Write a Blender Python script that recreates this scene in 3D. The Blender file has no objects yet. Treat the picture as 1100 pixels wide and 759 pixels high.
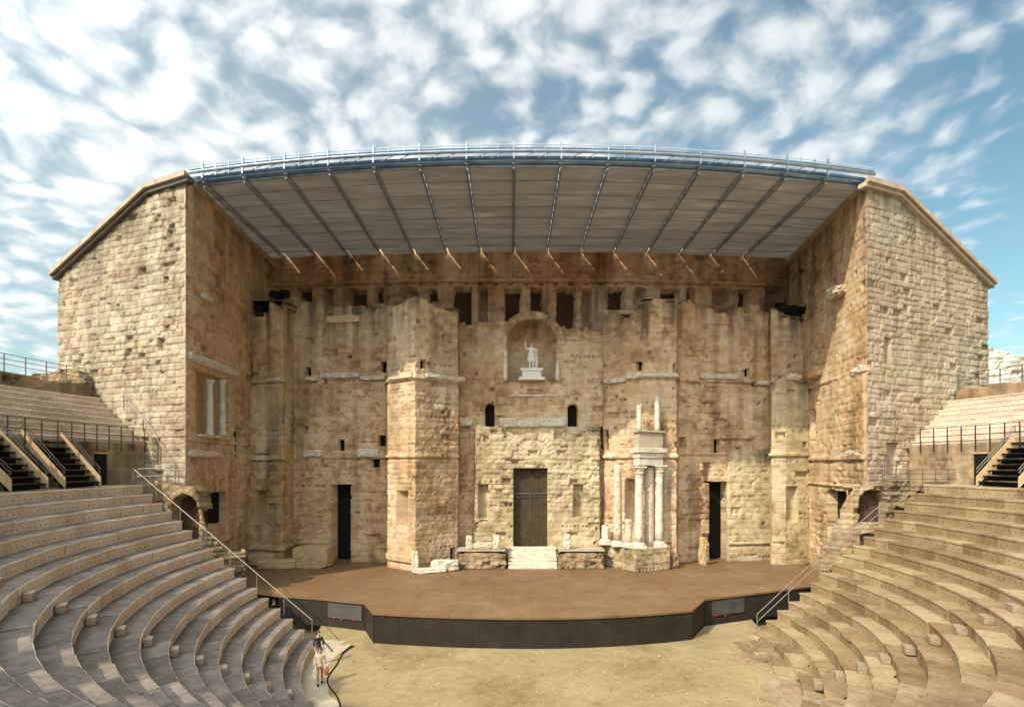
import bpy, math, random
import numpy as np
random.seed(7)
rng = np.random.default_rng(11)
R = math.radians
scene = bpy.context.scene
COL = scene.collection

# ------------------------------------------------------------------ frame of reference
F, CX, HY, CZ = 600.0, 550.0, 500.0, 10.5        # focal length and horizon in photo pixels; eye height above the orchestra
def W(px, py, Y):
    return ((px - CX) / F * Y, Y, CZ + (HY - py) / F * Y)
def zed(py, Y):
    return CZ + (HY - py) / F * Y

# ------------------------------------------------------------------ noise
def _hash(ix, iy, seed):
    h = (ix.astype(np.int64) * 374761393 + iy.astype(np.int64) * 668265263 + seed * 974711) & 0xffffffff
    h = ((h ^ (h >> 13)) * 1274126177) & 0xffffffff
    h = h ^ (h >> 16)
    return (h & 0xffff) / 65535.0
def vnoise(x, y, seed=0):
    x = np.asarray(x, float); y = np.asarray(y, float)
    xi = np.floor(x); yi = np.floor(y)
    fx = x - xi; fy = y - yi
    fx = fx * fx * (3 - 2 * fx); fy = fy * fy * (3 - 2 * fy)
    a = _hash(xi, yi, seed); b = _hash(xi + 1, yi, seed); c = _hash(xi, yi + 1, seed); d = _hash(xi + 1, yi + 1, seed)
    return (a * (1 - fx) + b * fx) * (1 - fy) + (c * (1 - fx) + d * fx) * fy
def fbm(x, y, seed=0, oct=4):
    t = 0; a = .5; n = 0
    for i in range(oct):
        t = t + a * vnoise(np.asarray(x) * 2 ** i, np.asarray(y) * 2 ** i, seed + i * 17); n += a; a *= .5
    return t / n

# ------------------------------------------------------------------ materials
def new_mat(name):
    m = bpy.data.materials.new(name); m.use_nodes = True
    nt = m.node_tree; nt.nodes.clear()
    out = nt.nodes.new('ShaderNodeOutputMaterial'); b = nt.nodes.new('ShaderNodeBsdfPrincipled')
    nt.links.new(b.outputs[0], out.inputs[0])
    return m, nt, b
def nd(nt, t, **kw):
    n = nt.nodes.new(t)
    for k, v in kw.items(): setattr(n, k, v)
    return n
def noise(nt, vec, scale, detail=5, rough=.6, dist=0):
    n = nd(nt, 'ShaderNodeTexNoise'); n.inputs['Scale'].default_value = scale
    n.inputs['Detail'].default_value = detail; n.inputs['Roughness'].default_value = rough; n.inputs['Distortion'].default_value = dist
    nt.links.new(vec, n.inputs['Vector']); return n.outputs['Fac']
def ramp(nt, fac, stops):
    r = nd(nt, 'ShaderNodeValToRGB'); e = r.color_ramp.elements
    e[0].position, e[0].color = stops[0][0], (*stops[0][1], 1)
    e[1].position, e[1].color = stops[-1][0], (*stops[-1][1], 1)
    for p, c in stops[1:-1]:
        k = e.new(p); k.color = (*c, 1)
    nt.links.new(fac, r.inputs[0]); return r.outputs[0]
def mixc(nt, fac, a, b, mode='MIX'):
    n = nd(nt, 'ShaderNodeMix', data_type='RGBA', blend_type=mode)
    for s, i in ((fac, 0), (a, 6), (b, 7)):
        if hasattr(s, 'is_linked'): nt.links.new(s, n.inputs[i])
        elif isinstance(s, tuple): n.inputs[i].default_value = (*s, 1)
        else: n.inputs[i].default_value = s
    return n.outputs[2]
def math_(nt, op, a, b=0.0):
    n = nd(nt, 'ShaderNodeMath', operation=op)
    for s, i in ((a, 0), (b, 1)):
        if hasattr(s, 'is_linked'): nt.links.new(s, n.inputs[i])
        else: n.inputs[i].default_value = s
    return n.outputs[0]
def bump(nt, b, h, strength, dist):
    n = nd(nt, 'ShaderNodeBump'); n.inputs['Strength'].default_value = strength; n.inputs['Distance'].default_value = dist
    nt.links.new(h, n.inputs['Height']); nt.links.new(n.outputs[0], b.inputs['Normal'])

def ramp_val(nt, fac, a, b_):
    n = nd(nt, 'ShaderNodeMapRange'); n.inputs[1].default_value = a; n.inputs[2].default_value = b_
    nt.links.new(fac, n.inputs[0]); return n.outputs[0]

def stone_mat(name, dark, mid, light, stain, stain_amt=.5, grime=.4):
    """masonry: block tone, stain and streak come with the mesh, grain from noise"""
    m, nt, b = new_mat(name)
    g = nd(nt, 'ShaderNodeNewGeometry').outputs['Position']
    at = nd(nt, 'ShaderNodeAttribute', attribute_name='tone')
    sep = nd(nt, 'ShaderNodeSeparateColor'); nt.links.new(at.outputs['Color'], sep.inputs[0])
    n1 = noise(nt, g, 2.2, 8, .7); n2 = noise(nt, g, 11, 5, .7)
    f = math_(nt, 'ADD', math_(nt, 'MULTIPLY', sep.outputs[0], .62), math_(nt, 'ADD', math_(nt, 'MULTIPLY', n1, .42), math_(nt, 'MULTIPLY', n2, .34)))
    c = ramp(nt, f, [(.42, dark), (.66, mid), (.92, light)])
    pit = math_(nt, 'MULTIPLY', ramp_val(nt, noise(nt, g, 5.5, 4, .65, .4), .62, .67), .36)   # sockets and worm-holes full of dirt
    c = mixc(nt, pit, c, tuple(q * .38 for q in dark))
    sf = math_(nt, 'MULTIPLY', sep.outputs[1], stain_amt)
    c = mixc(nt, sf, c, stain)
    gf = math_(nt, 'MULTIPLY', sep.outputs[2], grime)
    c = mixc(nt, gf, c, (.07, .055, .04))
    nt.links.new(c, b.inputs['Base Color']); b.inputs['Roughness'].default_value = .92
    b.inputs['Specular IOR Level'].default_value = .2
    h = math_(nt, 'ADD', noise(nt, g, 8.5, 8, .75), math_(nt, 'MULTIPLY', noise(nt, g, 30, 4, .75), .5))
    bump(nt, b, h, 1.0, .075)
    return m
def plain_mat(name, c1, c2, scale=3, rough=.6, metal=0, bmp=.2, bdist=.02, spec=.5):
    m, nt, b = new_mat(name)
    g = nd(nt, 'ShaderNodeNewGeometry').outputs['Position']
    n1 = noise(nt, g, scale, 6, .65)
    nt.links.new(ramp(nt, n1, [(.3, c1), (.7, c2)]), b.inputs['Base Color'])
    b.inputs['Roughness'].default_value = rough; b.inputs['Metallic'].default_value = metal
    b.inputs['Specular IOR Level'].default_value = spec
    if bmp: bump(nt, b, noise(nt, g, scale * 5, 5, .7), bmp, bdist)
    return m
M = {}
M['frons'] = stone_mat('frons_stone', (.29, .172, .085), (.59, .405, .225), (.77, .60, .40), (.48, .27, .125), .3, .55)
M['wing'] = stone_mat('wing_stone', (.29, .215, .13), (.48, .39, .265), (.61, .52, .38), (.41, .285, .15), .4, .4)
M['inner'] = stone_mat('inner_stone', (.36, .21, .11), (.66, .45, .265), (.80, .61, .42), (.50, .27, .12), .35, .45)
M['back'] = stone_mat('back_stone', (.34, .205, .12), (.64, .44, .27), (.78, .59, .41), (.44, .19, .10), .5, .6)
M['portal'] = stone_mat('portal_stone', (.29, .205, .105), (.55, .435, .255), (.69, .58, .38), (.45, .31, .15), .2, .35)
M['rubble'] = stone_mat('rubble_stone', (.15, .10, .055), (.36, .25, .14), (.55, .43, .27), (.30, .19, .09), .5, .4)
M['marble'] = plain_mat('weathered_marble', (.46, .375, .265), (.78, .70, .58), 2.2, .7, 0, .5, .03, .3)
M['statue'] = plain_mat('statue_marble', (.66, .61, .54), (.86, .82, .76), 3, .6, 0, .3, .02, .3)
M['brown_col'] = plain_mat('brown_breccia', (.34, .24, .15), (.78, .68, .54), 5, .75, 0, .6, .04, .3)
M['pale_roof'] = plain_mat('cap_stone', (.33, .25, .17), (.52, .43, .32), 1.5, .9, 0, .4, .04, .2)
M['dark_metal'] = plain_mat('dark_metal', (.03, .03, .032), (.06, .058, .055), 4, .5, .6, 0)
M['rail_metal'] = plain_mat('rail_metal', (.10, .085, .07), (.17, .15, .125), 4, .45, .5, 0)
M['pale_rail'] = plain_mat('galvanised_rail', (.20, .17, .14), (.28, .24, .20), 4, .5, .3, 0)
M['bleached'] = stone_mat('bleached_rubble', (.45, .38, .30), (.68, .62, .53), (.80, .76, .69), (.5, .42, .3), .3, .2)
M['truss'] = plain_mat('truss_steel', (.20, .235, .28), (.42, .48, .55), 1.2, .35, .7, 0)
M['blue_steel'] = plain_mat('blue_steel', (.13, .23, .36), (.33, .46, .60), .8, .3, .55, 0)
M['white_rail'] = plain_mat('white_paint', (.52, .54, .55), (.66, .68, .69), 2, .5, 0, 0)
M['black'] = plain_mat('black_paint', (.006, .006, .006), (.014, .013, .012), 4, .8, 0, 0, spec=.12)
M['recess_shade'] = plain_mat('gallery_shade', (.05, .03, .019), (.115, .068, .042), 1.5, .9, 0, .4, .06, .1)  # dark colour that stands in for shade in recesses and arches
M['door'] = plain_mat('door_wood', (.028, .02, .013), (.055, .04, .026), 3, .7, 0, .3)
M['regia_door'] = plain_mat('bronze_door', (.04, .027, .015), (.085, .06, .036), 1.5, .75, 0, .3, spec=.2)
M['timber'] = plain_mat('stair_panel_timber', (.42, .27, .13), (.58, .41, .23), 2.5, .6, 0, .2)
M['skin'] = plain_mat('skin', (.50, .30, .20), (.56, .34, .23), 8, .6, 0, 0)
M['jacket'] = plain_mat('black_cloth', (.012, .012, .014), (.03, .03, .034), 20, .85, 0, 0)
M['cream_cloth'] = plain_mat('cream_cloth', (.58, .47, .33), (.70, .58, .42), 20, .85, 0, 0)
M['tan_cloth'] = plain_mat('tan_cloth', (.40, .27, .14), (.5, .35, .2), 20, .85, 0, 0)
M['hair'] = plain_mat('brown_hair', (.05, .025, .012), (.10, .05, .025), 20, .7, 0, 0)
M['orange'] = plain_mat('orange_cloth', (.5, .15, .04), (.6, .2, .06), 20, .8, 0, 0)
M['leaf'] = plain_mat('leaf', (.03, .05, .018), (.07, .10, .035), 2, .7, 0, 0)
M['ground'] = plain_mat('dry_ground', (.16, .12, .07), (.28, .22, .13), .3, .95, 0, .4, .1, .1)

def seat_mat(name, c0, c1, c2, tread, sides=False):
    m, nt, b = new_mat(name)
    geo = nd(nt, 'ShaderNodeNewGeometry'); g = geo.outputs['Position']
    at = nd(nt, 'ShaderNodeAttribute', attribute_name='tone')
    sep = nd(nt, 'ShaderNodeSeparateColor'); nt.links.new(at.outputs['Color'], sep.inputs[0])
    n1 = noise(nt, g, .9, 8, .72); n2 = noise(nt, g, 9, 5, .7)
    f = math_(nt, 'ADD', math_(nt, 'MULTIPLY', sep.outputs[0], .36), math_(nt, 'ADD', math_(nt, 'MULTIPLY', n1, .55), math_(nt, 'MULTIPLY', n2, .24)))
    f = math_(nt, 'SUBTRACT', f, math_(nt, 'MULTIPLY', ramp_val(nt, noise(nt, g, 3.1, 5, .7, .5), .60, .68), .22))
    c = ramp(nt, f, [(.32, c0), (.52, c1), (.75, c2)])
    # trodden treads, darkened to stand for shade on the left rows; g channel marks the stone's top
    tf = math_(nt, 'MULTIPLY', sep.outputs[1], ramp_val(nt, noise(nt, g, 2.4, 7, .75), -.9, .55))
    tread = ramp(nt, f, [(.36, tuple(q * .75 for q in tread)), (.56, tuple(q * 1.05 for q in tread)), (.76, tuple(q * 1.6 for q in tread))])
    if sides:                                            # the right half is browner, older stone, darkened further as a painted vignette
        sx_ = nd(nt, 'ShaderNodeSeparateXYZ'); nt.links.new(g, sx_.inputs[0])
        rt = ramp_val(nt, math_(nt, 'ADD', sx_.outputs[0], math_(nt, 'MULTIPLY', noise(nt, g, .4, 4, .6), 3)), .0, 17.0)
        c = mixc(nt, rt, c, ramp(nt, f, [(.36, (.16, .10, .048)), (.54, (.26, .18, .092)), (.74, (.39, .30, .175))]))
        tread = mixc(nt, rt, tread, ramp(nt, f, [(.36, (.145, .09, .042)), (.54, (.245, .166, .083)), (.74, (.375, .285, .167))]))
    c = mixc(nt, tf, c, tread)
    # drilled holes along the foot of the risers (u = metres along the row, v = height share)
    uv = nd(nt, 'ShaderNodeUVMap', uv_map='UVMap'); s2 = nd(nt, 'ShaderNodeSeparateXYZ'); nt.links.new(uv.outputs[0], s2.inputs[0])
    u = math_(nt, 'SUBTRACT', math_(nt, 'FRACT', math_(nt, 'MULTIPLY', s2.outputs[0], 2.6)), .5)
    du = math_(nt, 'MULTIPLY', u, 1 / 2.6); dv = math_(nt, 'SUBTRACT', s2.outputs[1], .27)
    d2 = math_(nt, 'SQRT', math_(nt, 'ADD', math_(nt, 'MULTIPLY', du, du), math_(nt, 'MULTIPLY', dv, dv)))
    hole = math_(nt, 'MULTIPLY', math_(nt, 'LESS_THAN', d2, .035), .65)
    c = mixc(nt, hole, c, (.08, .05, .03))
    nt.links.new(c, b.inputs['Base Color']); b.inputs['Roughness'].default_value = .9; b.inputs['Specular IOR Level'].default_value = .2
    bump(nt, b, math_(nt, 'ADD', noise(nt, g, 4, 7, .7), math_(nt, 'MULTIPLY', noise(nt, g, 24, 3, .7), .3)), .55, .05)
    return m
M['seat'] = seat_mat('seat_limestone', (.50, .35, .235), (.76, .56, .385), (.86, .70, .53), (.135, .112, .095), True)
M['upper_seat'] = seat_mat('upper_seat_limestone', (.40, .30, .215), (.56, .44, .33), (.68, .57, .45), (.34, .26, .19))

def sand_mat():
    m, nt, b = new_mat('orchestra_sand')
    g = nd(nt, 'ShaderNodeNewGeometry').outputs['Position']
    n1 = noise(nt, g, .22, 8, .65, .6); n2 = noise(nt, g, 1.6, 7, .75); n3 = noise(nt, g, 10, 5, .8)
    f = math_(nt, 'ADD', math_(nt, 'MULTIPLY', n1, .45), math_(nt, 'ADD', math_(nt, 'MULTIPLY', n2, .3), math_(nt, 'MULTIPLY', n3, .25)))
    c = ramp(nt, f, [(.38, (.17, .12, .055)), (.46, (.255, .19, .095)), (.54, (.315, .245, .13)), (.66, (.40, .32, .185))])
    nt.links.new(c, b.inputs['Base Color']); b.inputs['Roughness'].default_value = .95; b.inputs['Specular IOR Level'].default_value = .1
    bump(nt, b, math_(nt, 'ADD', n2, math_(nt, 'MULTIPLY', n3, .25)), .5, .06)
    return m
M['sand'] = sand_mat()
M['paving'] = plain_mat('pale_paving', (.36, .29, .19), (.50, .42, .30), .8, .9, 0, .4, .03, .2)

def deck_mat():
    m, nt, b = new_mat('stage_deck_boards')
    g = nd(nt, 'ShaderNodeNewGeometry').outputs['Position']
    mp = nd(nt, 'ShaderNodeMapping'); nt.links.new(g, mp.inputs[0])
    br = nd(nt, 'ShaderNodeTexBrick'); nt.links.new(mp.outputs[0], br.inputs['Vector'])
    br.offset = 0; br.inputs['Scale'].default_value = 1; br.inputs['Brick Width'].default_value = 1.22; br.inputs['Row Height'].default_value = 2.44
    br.inputs['Mortar Size'].default_value = .02; br.inputs['Mortar Smooth'].default_value = .3
    br.inputs['Color1'].default_value = (.20, .115, .056, 1); br.inputs['Color2'].default_value = (.18, .102, .05, 1); br.inputs['Mortar'].default_value = (.05, .03, .017, 1)
    c = mixc(nt, .55, br.outputs['Color'], ramp(nt, noise(nt, g, .35, 8, .7), [(.3, (.11, .058, .027)), (.55, (.20, .122, .06)), (.75, (.31, .21, .115))]))
    c = mixc(nt, math_(nt, 'MULTIPLY', ramp_val(nt, noise(nt, g, 2.2, 6, .8), .58, .75), .35), c, (.45, .34, .22))
    nt.links.new(c, b.inputs['Base Color']); b.inputs['Roughness'].default_value = .6; b.inputs['Specular IOR Level'].default_value = .3
    return m
M['deck'] = deck_mat()
def front_mat():
    m, nt, b = new_mat('stage_front_panel')
    g = nd(nt, 'ShaderNodeNewGeometry').outputs['Position']
    c = ramp(nt, noise(nt, g, .7, 7, .7), [(.3, (.022, .017, .012)), (.62, (.036, .027, .019)), (.8, (.065, .053, .04))])
    nt.links.new(c, b.inputs['Base Color']); b.inputs['Roughness'].default_value = .7; b.inputs['Specular IOR Level'].default_value = .2
    return m
M['front'] = front_mat()
M['grey_panel'] = plain_mat('grey_panel', (.05, .045, .038), (.085, .076, .066), 1.5, .7, 0, 0)
M['red'] = plain_mat('red_paint', (.4, .03, .02), (.45, .05, .03), 2, .5, 0, 0)
def panel_mat():
    m, nt, b = new_mat('roof_soffit')
    g = nd(nt, 'ShaderNodeNewGeometry').outputs['Position']
    mp = nd(nt, 'ShaderNodeMapping'); mp.inputs['Scale'].default_value = (.35, 1.4, 1); nt.links.new(g, mp.inputs[0])
    w = nd(nt, 'ShaderNodeSeparateXYZ'); nt.links.new(g, w.inputs[0])
    seam = math_(nt, 'LESS_THAN', math_(nt, 'FRACT', math_(nt, 'MULTIPLY', w.outputs[1], .62)), .045)
    rib = math_(nt, 'LESS_THAN', math_(nt, 'FRACT', math_(nt, 'MULTIPLY', w.outputs[1], 4.96)), .25)
    c = ramp(nt, noise(nt, mp.outputs[0], .8, 7, .7, .3), [(.32, (.33, .31, .285)), (.55, (.42, .395, .365)), (.75, (.60, .56, .52))])
    c = mixc(nt, math_(nt, 'MULTIPLY', rib, .18), c, (.16, .13, .10))
    c = mixc(nt, math_(nt, 'MULTIPLY', seam, .4), c, (.09, .075, .06))
    nt.links.new(c, b.inputs['Base Color']); b.inputs['Roughness'].default_value = .7
    tr = nd(nt, 'ShaderNodeBsdfTranslucent'); nt.links.new(c, tr.inputs[0]); mx = nd(nt, 'ShaderNodeMixShader'); mx.inputs[0].default_value = .45
    nt.links.new(b.outputs[0], mx.inputs[1]); nt.links.new(tr.outputs[0], mx.inputs[2])
    nt.links.new(mx.outputs[0], [n for n in nt.nodes if n.type == 'OUTPUT_MATERIAL'][0].inputs[0])
    return m
M['panel'] = panel_mat()

# ------------------------------------------------------------------ object helpers
ORG = {}
def tag(o, label=None, cat=None, group=None, kind=None):
    if label: o['label'] = label
    if cat: o['category'] = cat
    if group: o['group'] = group
    if kind: o['kind'] = kind
    return o
def thing(name, label, cat, loc=(0, 0, 0), group=None):
    o = bpy.data.objects.new(name, None); COL.objects.link(o); o.location = loc
    o.empty_display_size = .3; ORG[o.name] = np.array(loc, float)
    return tag(o, label, cat, group)
def link(name, me, mat, parent=None):
    if isinstance(mat, str): mat = M[mat]
    if mat and not me.materials: me.materials.append(mat)
    o = bpy.data.objects.new(name, me); COL.objects.link(o)
    if parent is not None:
        org = ORG[parent.name]; ORG[o.name] = org
        if np.any(org != 0):
            n = len(me.vertices); co = np.empty(n * 3); me.vertices.foreach_get('co', co)
            co = (co.reshape(-1, 3) - org).ravel(); me.vertices.foreach_set('co', co); me.update()
        o.parent = parent
    return o
def copy_thing(root, loc, label=None):
    c = root.copy(); COL.objects.link(c); c.location = loc
    if label: c['label'] = label
    for ch in list(root.children):
        d = ch.copy(); COL.objects.link(d); d.parent = c
        for g in list(ch.children):
            e = g.copy(); COL.objects.link(e); e.parent = d
    return c

class MB:
    def __init__(s): s.v = []; s.f = []; s.t = []
    def add(s, vs, fs, tone=None):
        b = len(s.v); s.v += [tuple(p) for p in vs]; s.f += [tuple(i + b for i in f) for f in fs]
        s.t += [tone or (.5, 0, 0)] * len(vs); return s
    def box(s, c, d, yaw=0, tone=None):
        x, y, z = d[0] / 2, d[1] / 2, d[2] / 2; ca, sa = math.cos(yaw), math.sin(yaw)
        vs = []
        for k in (-z, z):
            for a, b in ((-x, -y), (x, -y), (x, y), (-x, y)):
                vs.append((c[0] + a * ca - b * sa, c[1] + a * sa + b * ca, c[2] + k))
        return s.add(vs, [(3, 2, 1, 0), (4, 5, 6, 7), (0, 1, 5, 4), (1, 2, 6, 5), (2, 3, 7, 6), (3, 0, 4, 7)], tone)
    def tube(s, p, q, r, n=6, r2=None):
        p = np.array(p, float); q = np.array(q, float); d = q - p; L = np.linalg.norm(d)
        if L < 1e-6: return s
        d /= L; a = np.array((0, 0, 1.)) if abs(d[2]) < .9 else np.array((1., 0, 0))
        u = np.cross(d, a); u /= np.linalg.norm(u); w = np.cross(d, u); r2 = r if r2 is None else r2
        vs = []
        for c, rr in ((p, r), (q, r2)):
            for i in range(n):
                t = 2 * math.pi * i / n; vs.append(c + rr * (math.cos(t) * u + math.sin(t) * w))
        fs = [(i, n + i, n + (i + 1) % n, (i + 1) % n)[::-1] for i in range(n)] + [tuple(range(n))[::-1][::-1], tuple(range(n, 2 * n))[::-1]]
        return s.add(vs, fs)
    def path(s, pts, r, n=6):
        for a, b in zip(pts[:-1], pts[1:]): s.tube(a, b, r, n)
        return s
    def lathe(s, c, prof, n=16, jit=0, seed=1):
        rr = random.Random(seed); vs = []; fs = []
        for (r, z) in prof:
            for i in range(n):
                t = 2 * math.pi * i / n; q = r * (1 + rr.uniform(-jit, jit))
                vs.append((c[0] + q * math.cos(t), c[1] + q * math.sin(t), c[2] + z + rr.uniform(-jit, jit) * .3))
        m = len(prof)
        for k in range(m - 1):
            for i in range(n):
                fs.append((k * n + i, k * n + (i + 1) % n, (k + 1) * n + (i + 1) % n, (k + 1) * n + i))
        fs.append(tuple(range(n))[::-1]); fs.append(tuple((m - 1) * n + i for i in range(n)))
        return s.add(vs, fs)
    def prism(s, poly, z0, z1, tone=None):
        n = len(poly); vs = [(x, y, z0) for x, y in poly] + [(x, y, z1) for x, y in poly]
        fs = [tuple(range(n))[::-1], tuple(range(n, 2 * n))] + [(i, (i + 1) % n, n + (i + 1) % n, n + i) for i in range(n)]
        return s.add(vs, fs, tone)
    def rough(s, c, d, yaw=0, amt=.12, n=5, seed=1, tone=None):
        """a weathered block: a subdivided box whose faces and corners are worn"""
        rr = random.Random(seed); idx = {}; vs = []; fs = []
        ca, sa = math.cos(yaw), math.sin(yaw); m = min(d) * amt
        def vert(i, j, k):
            key = (i, j, k)
            if key not in idx:
                p = [i / n - .5, j / n - .5, k / n - .5]
                e = sum(1 for t in (i, j, k) if t in (0, n))
                sh = {1: 0, 2: .35, 3: .9}.get(e, 0) * m
                q = [p[a] * d[a] - math.copysign(sh, p[a]) * (abs(p[a]) > .49) + rr.uniform(-m, m) * .45 for a in range(3)]
                idx[key] = len(vs); vs.append((c[0] + q[0] * ca - q[1] * sa, c[1] + q[0] * sa + q[1] * ca, c[2] + q[2]))
            return idx[key]
        for a in range(n):
            for b in range(n):
                for (f0, flip) in ((lambda p, q: (p, q, 0), 1), (lambda p, q: (p, q, n), 0), (lambda p, q: (p, 0, q), 0), (lambda p, q: (p, n, q), 1), (lambda p, q: (0, p, q), 1), (lambda p, q: (n, p, q), 0)):
                    t = [vert(*f0(a, b)), vert(*f0(a + 1, b)), vert(*f0(a + 1, b + 1)), vert(*f0(a, b + 1))]
                    fs.append(tuple(t[::-1] if flip else t))
        return s.add(vs, fs, tone or (.5 + rr.uniform(-.25, .25), 0, 0))
    def build(s, name, mat, parent=None, smooth=False):
        me = bpy.data.meshes.new(name); me.from_pydata(s.v, [], s.f)
        a = me.color_attributes.new('tone', 'FLOAT_COLOR', 'POINT')
        t = np.ones((len(s.v), 4)); t[:, :3] = np.array(s.t); a.data.foreach_set('color', t.ravel())
        if smooth: me.polygons.foreach_set('use_smooth', [True] * len(me.polygons))
        me.update(); return link(name, me, mat, parent)

# ------------------------------------------------------------------ masonry walls
class Wall:
    """a masonry wall along a plan line; its face is relief geometry: courses, blocks, recesses, ledges, holes"""
    def __init__(s, pts):
        s.p = np.array(pts, float); d = np.diff(s.p, axis=0); s.L = np.hypot(d[:, 0], d[:, 1])
        s.cum = np.concatenate([[0], np.cumsum(s.L)]); s.len = s.cum[-1]
        s.dir = d / s.L[:, None]; s.nrm = np.stack([s.dir[:, 1], -s.dir[:, 0]], 1)
    def s_of(s, px):
        k = (px - CX) / F; best = None
        for i in range(len(s.L)):
            a, d = s.p[i], s.dir[i]; den = d[0] - k * d[1]
            if abs(den) < 1e-9: continue
            t = (k * a[1] - a[0]) / den
            if -1e-6 <= t <= s.L[i] + 1e-6: return s.cum[i] + t
            e = min(abs(t), abs(t - s.L[i]))
            if best is None or e < best[0]: best = (e, s.cum[i] + min(max(t, 0), s.L[i]))
        return best[1]
    def at(s, S):
        S = np.asarray(S, float); i = np.clip(np.searchsorted(s.cum, S, 'right') - 1, 0, len(s.L) - 1)
        t = S - s.cum[i]; return s.p[i] + s.dir[i] * t[..., None], i
    def Y(s, px): return float(s.at(np.array([s.s_of(px)]))[0][0][1])
    def z_of(s, px, py): return zed(py, s.Y(px))
    def point(s, px, py, off=0):
        S = np.array([s.s_of(px)]); p, i = s.at(S); n = s.nrm[i[0]]
        return (p[0][0] + n[0] * off, p[0][1] + n[1] * off, zed(py, p[0][1])), math.atan2(s.dir[i[0]][1], s.dir[i[0]][0])
    def rect(s, x0, x1, y0, y1, depth, rag=0):
        xm = (x0 + x1) / 2; return ('rect', s.s_of(x0), s.s_of(x1), s.z_of(xm, y1), s.z_of(xm, y0), -depth, rag)
    def build(s, name, mat, parent, z0, top, feats=(), T=2.0, res=.08, course=.5, blk=(.7, 1.4), amp=.03, joint=.05, rough=.06,
              hole=.12, missing=.018, wmin=.12, dots=.14, crisp=False, top_rag=.0, seed=1, grime=1.0, btone=.25, n0=None, n1=None, bias=0):
        rg = np.random.default_rng(seed)
        tp = sorted((s.s_of(a), s.z_of(a, b)) for a, b in top)
        tx = np.array([a for a, _ in tp]); tz = np.array([b for _, b in tp])
        zmax = tz.max() + 1.2
        S = list(np.linspace(0, s.len, max(2, int(s.len / res) + 1))) + list(s.cum); Z = list(np.linspace(z0, zmax, int((zmax - z0) / res) + 1))
        for f in feats:
            if f[0] == 'rect' and not f[6]:
                for e in (f[1], f[2]): S += [e - .006, e + .006]
                for e in (f[3], f[4]): Z += [e - .006, e + .006]
        def uniq(a, lo, hi):
            a = np.unique(np.clip(np.array(a), lo, hi)); k = np.concatenate([[True], np.diff(a) > .004]); return a[k]
        S = uniq(S, 0, s.len); Z = uniq(Z, z0, zmax)
        SS, ZZ = np.meshgrid(S, Z, indexing='ij')
        # courses and blocks
        ce = [z0]
        while ce[-1] < zmax + 1: ce.append(ce[-1] + course * rg.uniform(.8, 1.2))
        ce = np.array(ce); wob = (fbm(SS * .35, ZZ * .35, seed + 3, 2) - .5) * .14
        ZW = ZZ + wob; ci = np.clip(np.searchsorted(ce, ZW, 'right') - 1, 0, len(ce) - 2)
        dz = np.minimum(ZW - ce[ci], ce[ci + 1] - ZW)
        br = np.zeros_like(SS); br2 = np.zeros_like(SS); dx = np.full_like(SS, 9.)
        for c in range(len(ce) - 1):
            m = ci == c
            if not m.any(): continue
            be = [-rg.uniform(0, blk[1])]
            while be[-1] < s.len + .1: be.append(be[-1] + rg.uniform(*blk))
            be = np.array(be); x = SS[m] + wob[m] * .6; bi = np.clip(np.searchsorted(be, x, 'right') - 1, 0, len(be) - 2)
            dx[m] = np.minimum(x - be[bi], be[bi + 1] - x)
            r1 = rg.random(len(be)); r2 = rg.random(len(be)); br[m] = r1[bi]; br2[m] = r2[bi]
        wear = np.clip((fbm(SS * .22, ZZ * .22, seed + 9, 3) - .42) * 3.2, wmin, 1)         # how far the face has weathered
        D = (br - .5) * 2 * amp * (.35 + .9 * wear)
        edge = np.minimum(dx, dz)
        D -= joint * (np.clip(1.25 - edge / .045, 0, 1) if crisp else np.exp(-(edge / .05) ** 2)) * (.45 + .9 * wear)
        D += (fbm(SS * 2.6, ZZ * 2.6, seed + 21, 4) - .5) * 1.5 * rough * (.5 + wear) + (fbm(SS * .18, ZZ * .18, seed + 31, 2) - .5) * .12
        D -= np.where(br2 < missing * (.3 + 2 * wear), .16 + .12 * br, 0)
        # put-log and clamp holes
        area = s.len * (tz.mean() - z0)
        for _ in range(int(area * hole)):
            hs, hz, hw = rg.uniform(0, s.len), rg.uniform(z0, tz.mean()), rg.choice([.05, .06, .07, .08, .1, .13, .16])
            D -= np.where((abs(SS - hs) < hw) & (abs(ZZ - hz) < hw * rg.uniform(.7, 1.2)), .22 + hw, 0)
        for _ in range(int(area * dots)):
            hs, hz, k, sp_ = rg.uniform(0, s.len), rg.uniform(z0, tz.mean()), int(rg.integers(2, 7)), rg.uniform(.25, .5)
            m = (abs(SS - hs - k * sp_ / 2) < k * sp_ / 2 + .1) & (abs(ZZ - hz) < .12)
            fr_ = np.abs((SS - hs) / sp_ - np.round((SS - hs) / sp_)) * sp_
            D -= np.where(m & (fr_ < .06) & (abs(ZZ - hz) < .07), .2, 0)
        nick = fbm(SS * 2.6, ZZ * 2.6, seed + 41, 3)
        D -= np.clip((nick - .66) * 6, 0, 1) * .12 * (.4 + wear)
        extra_top = None
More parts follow.
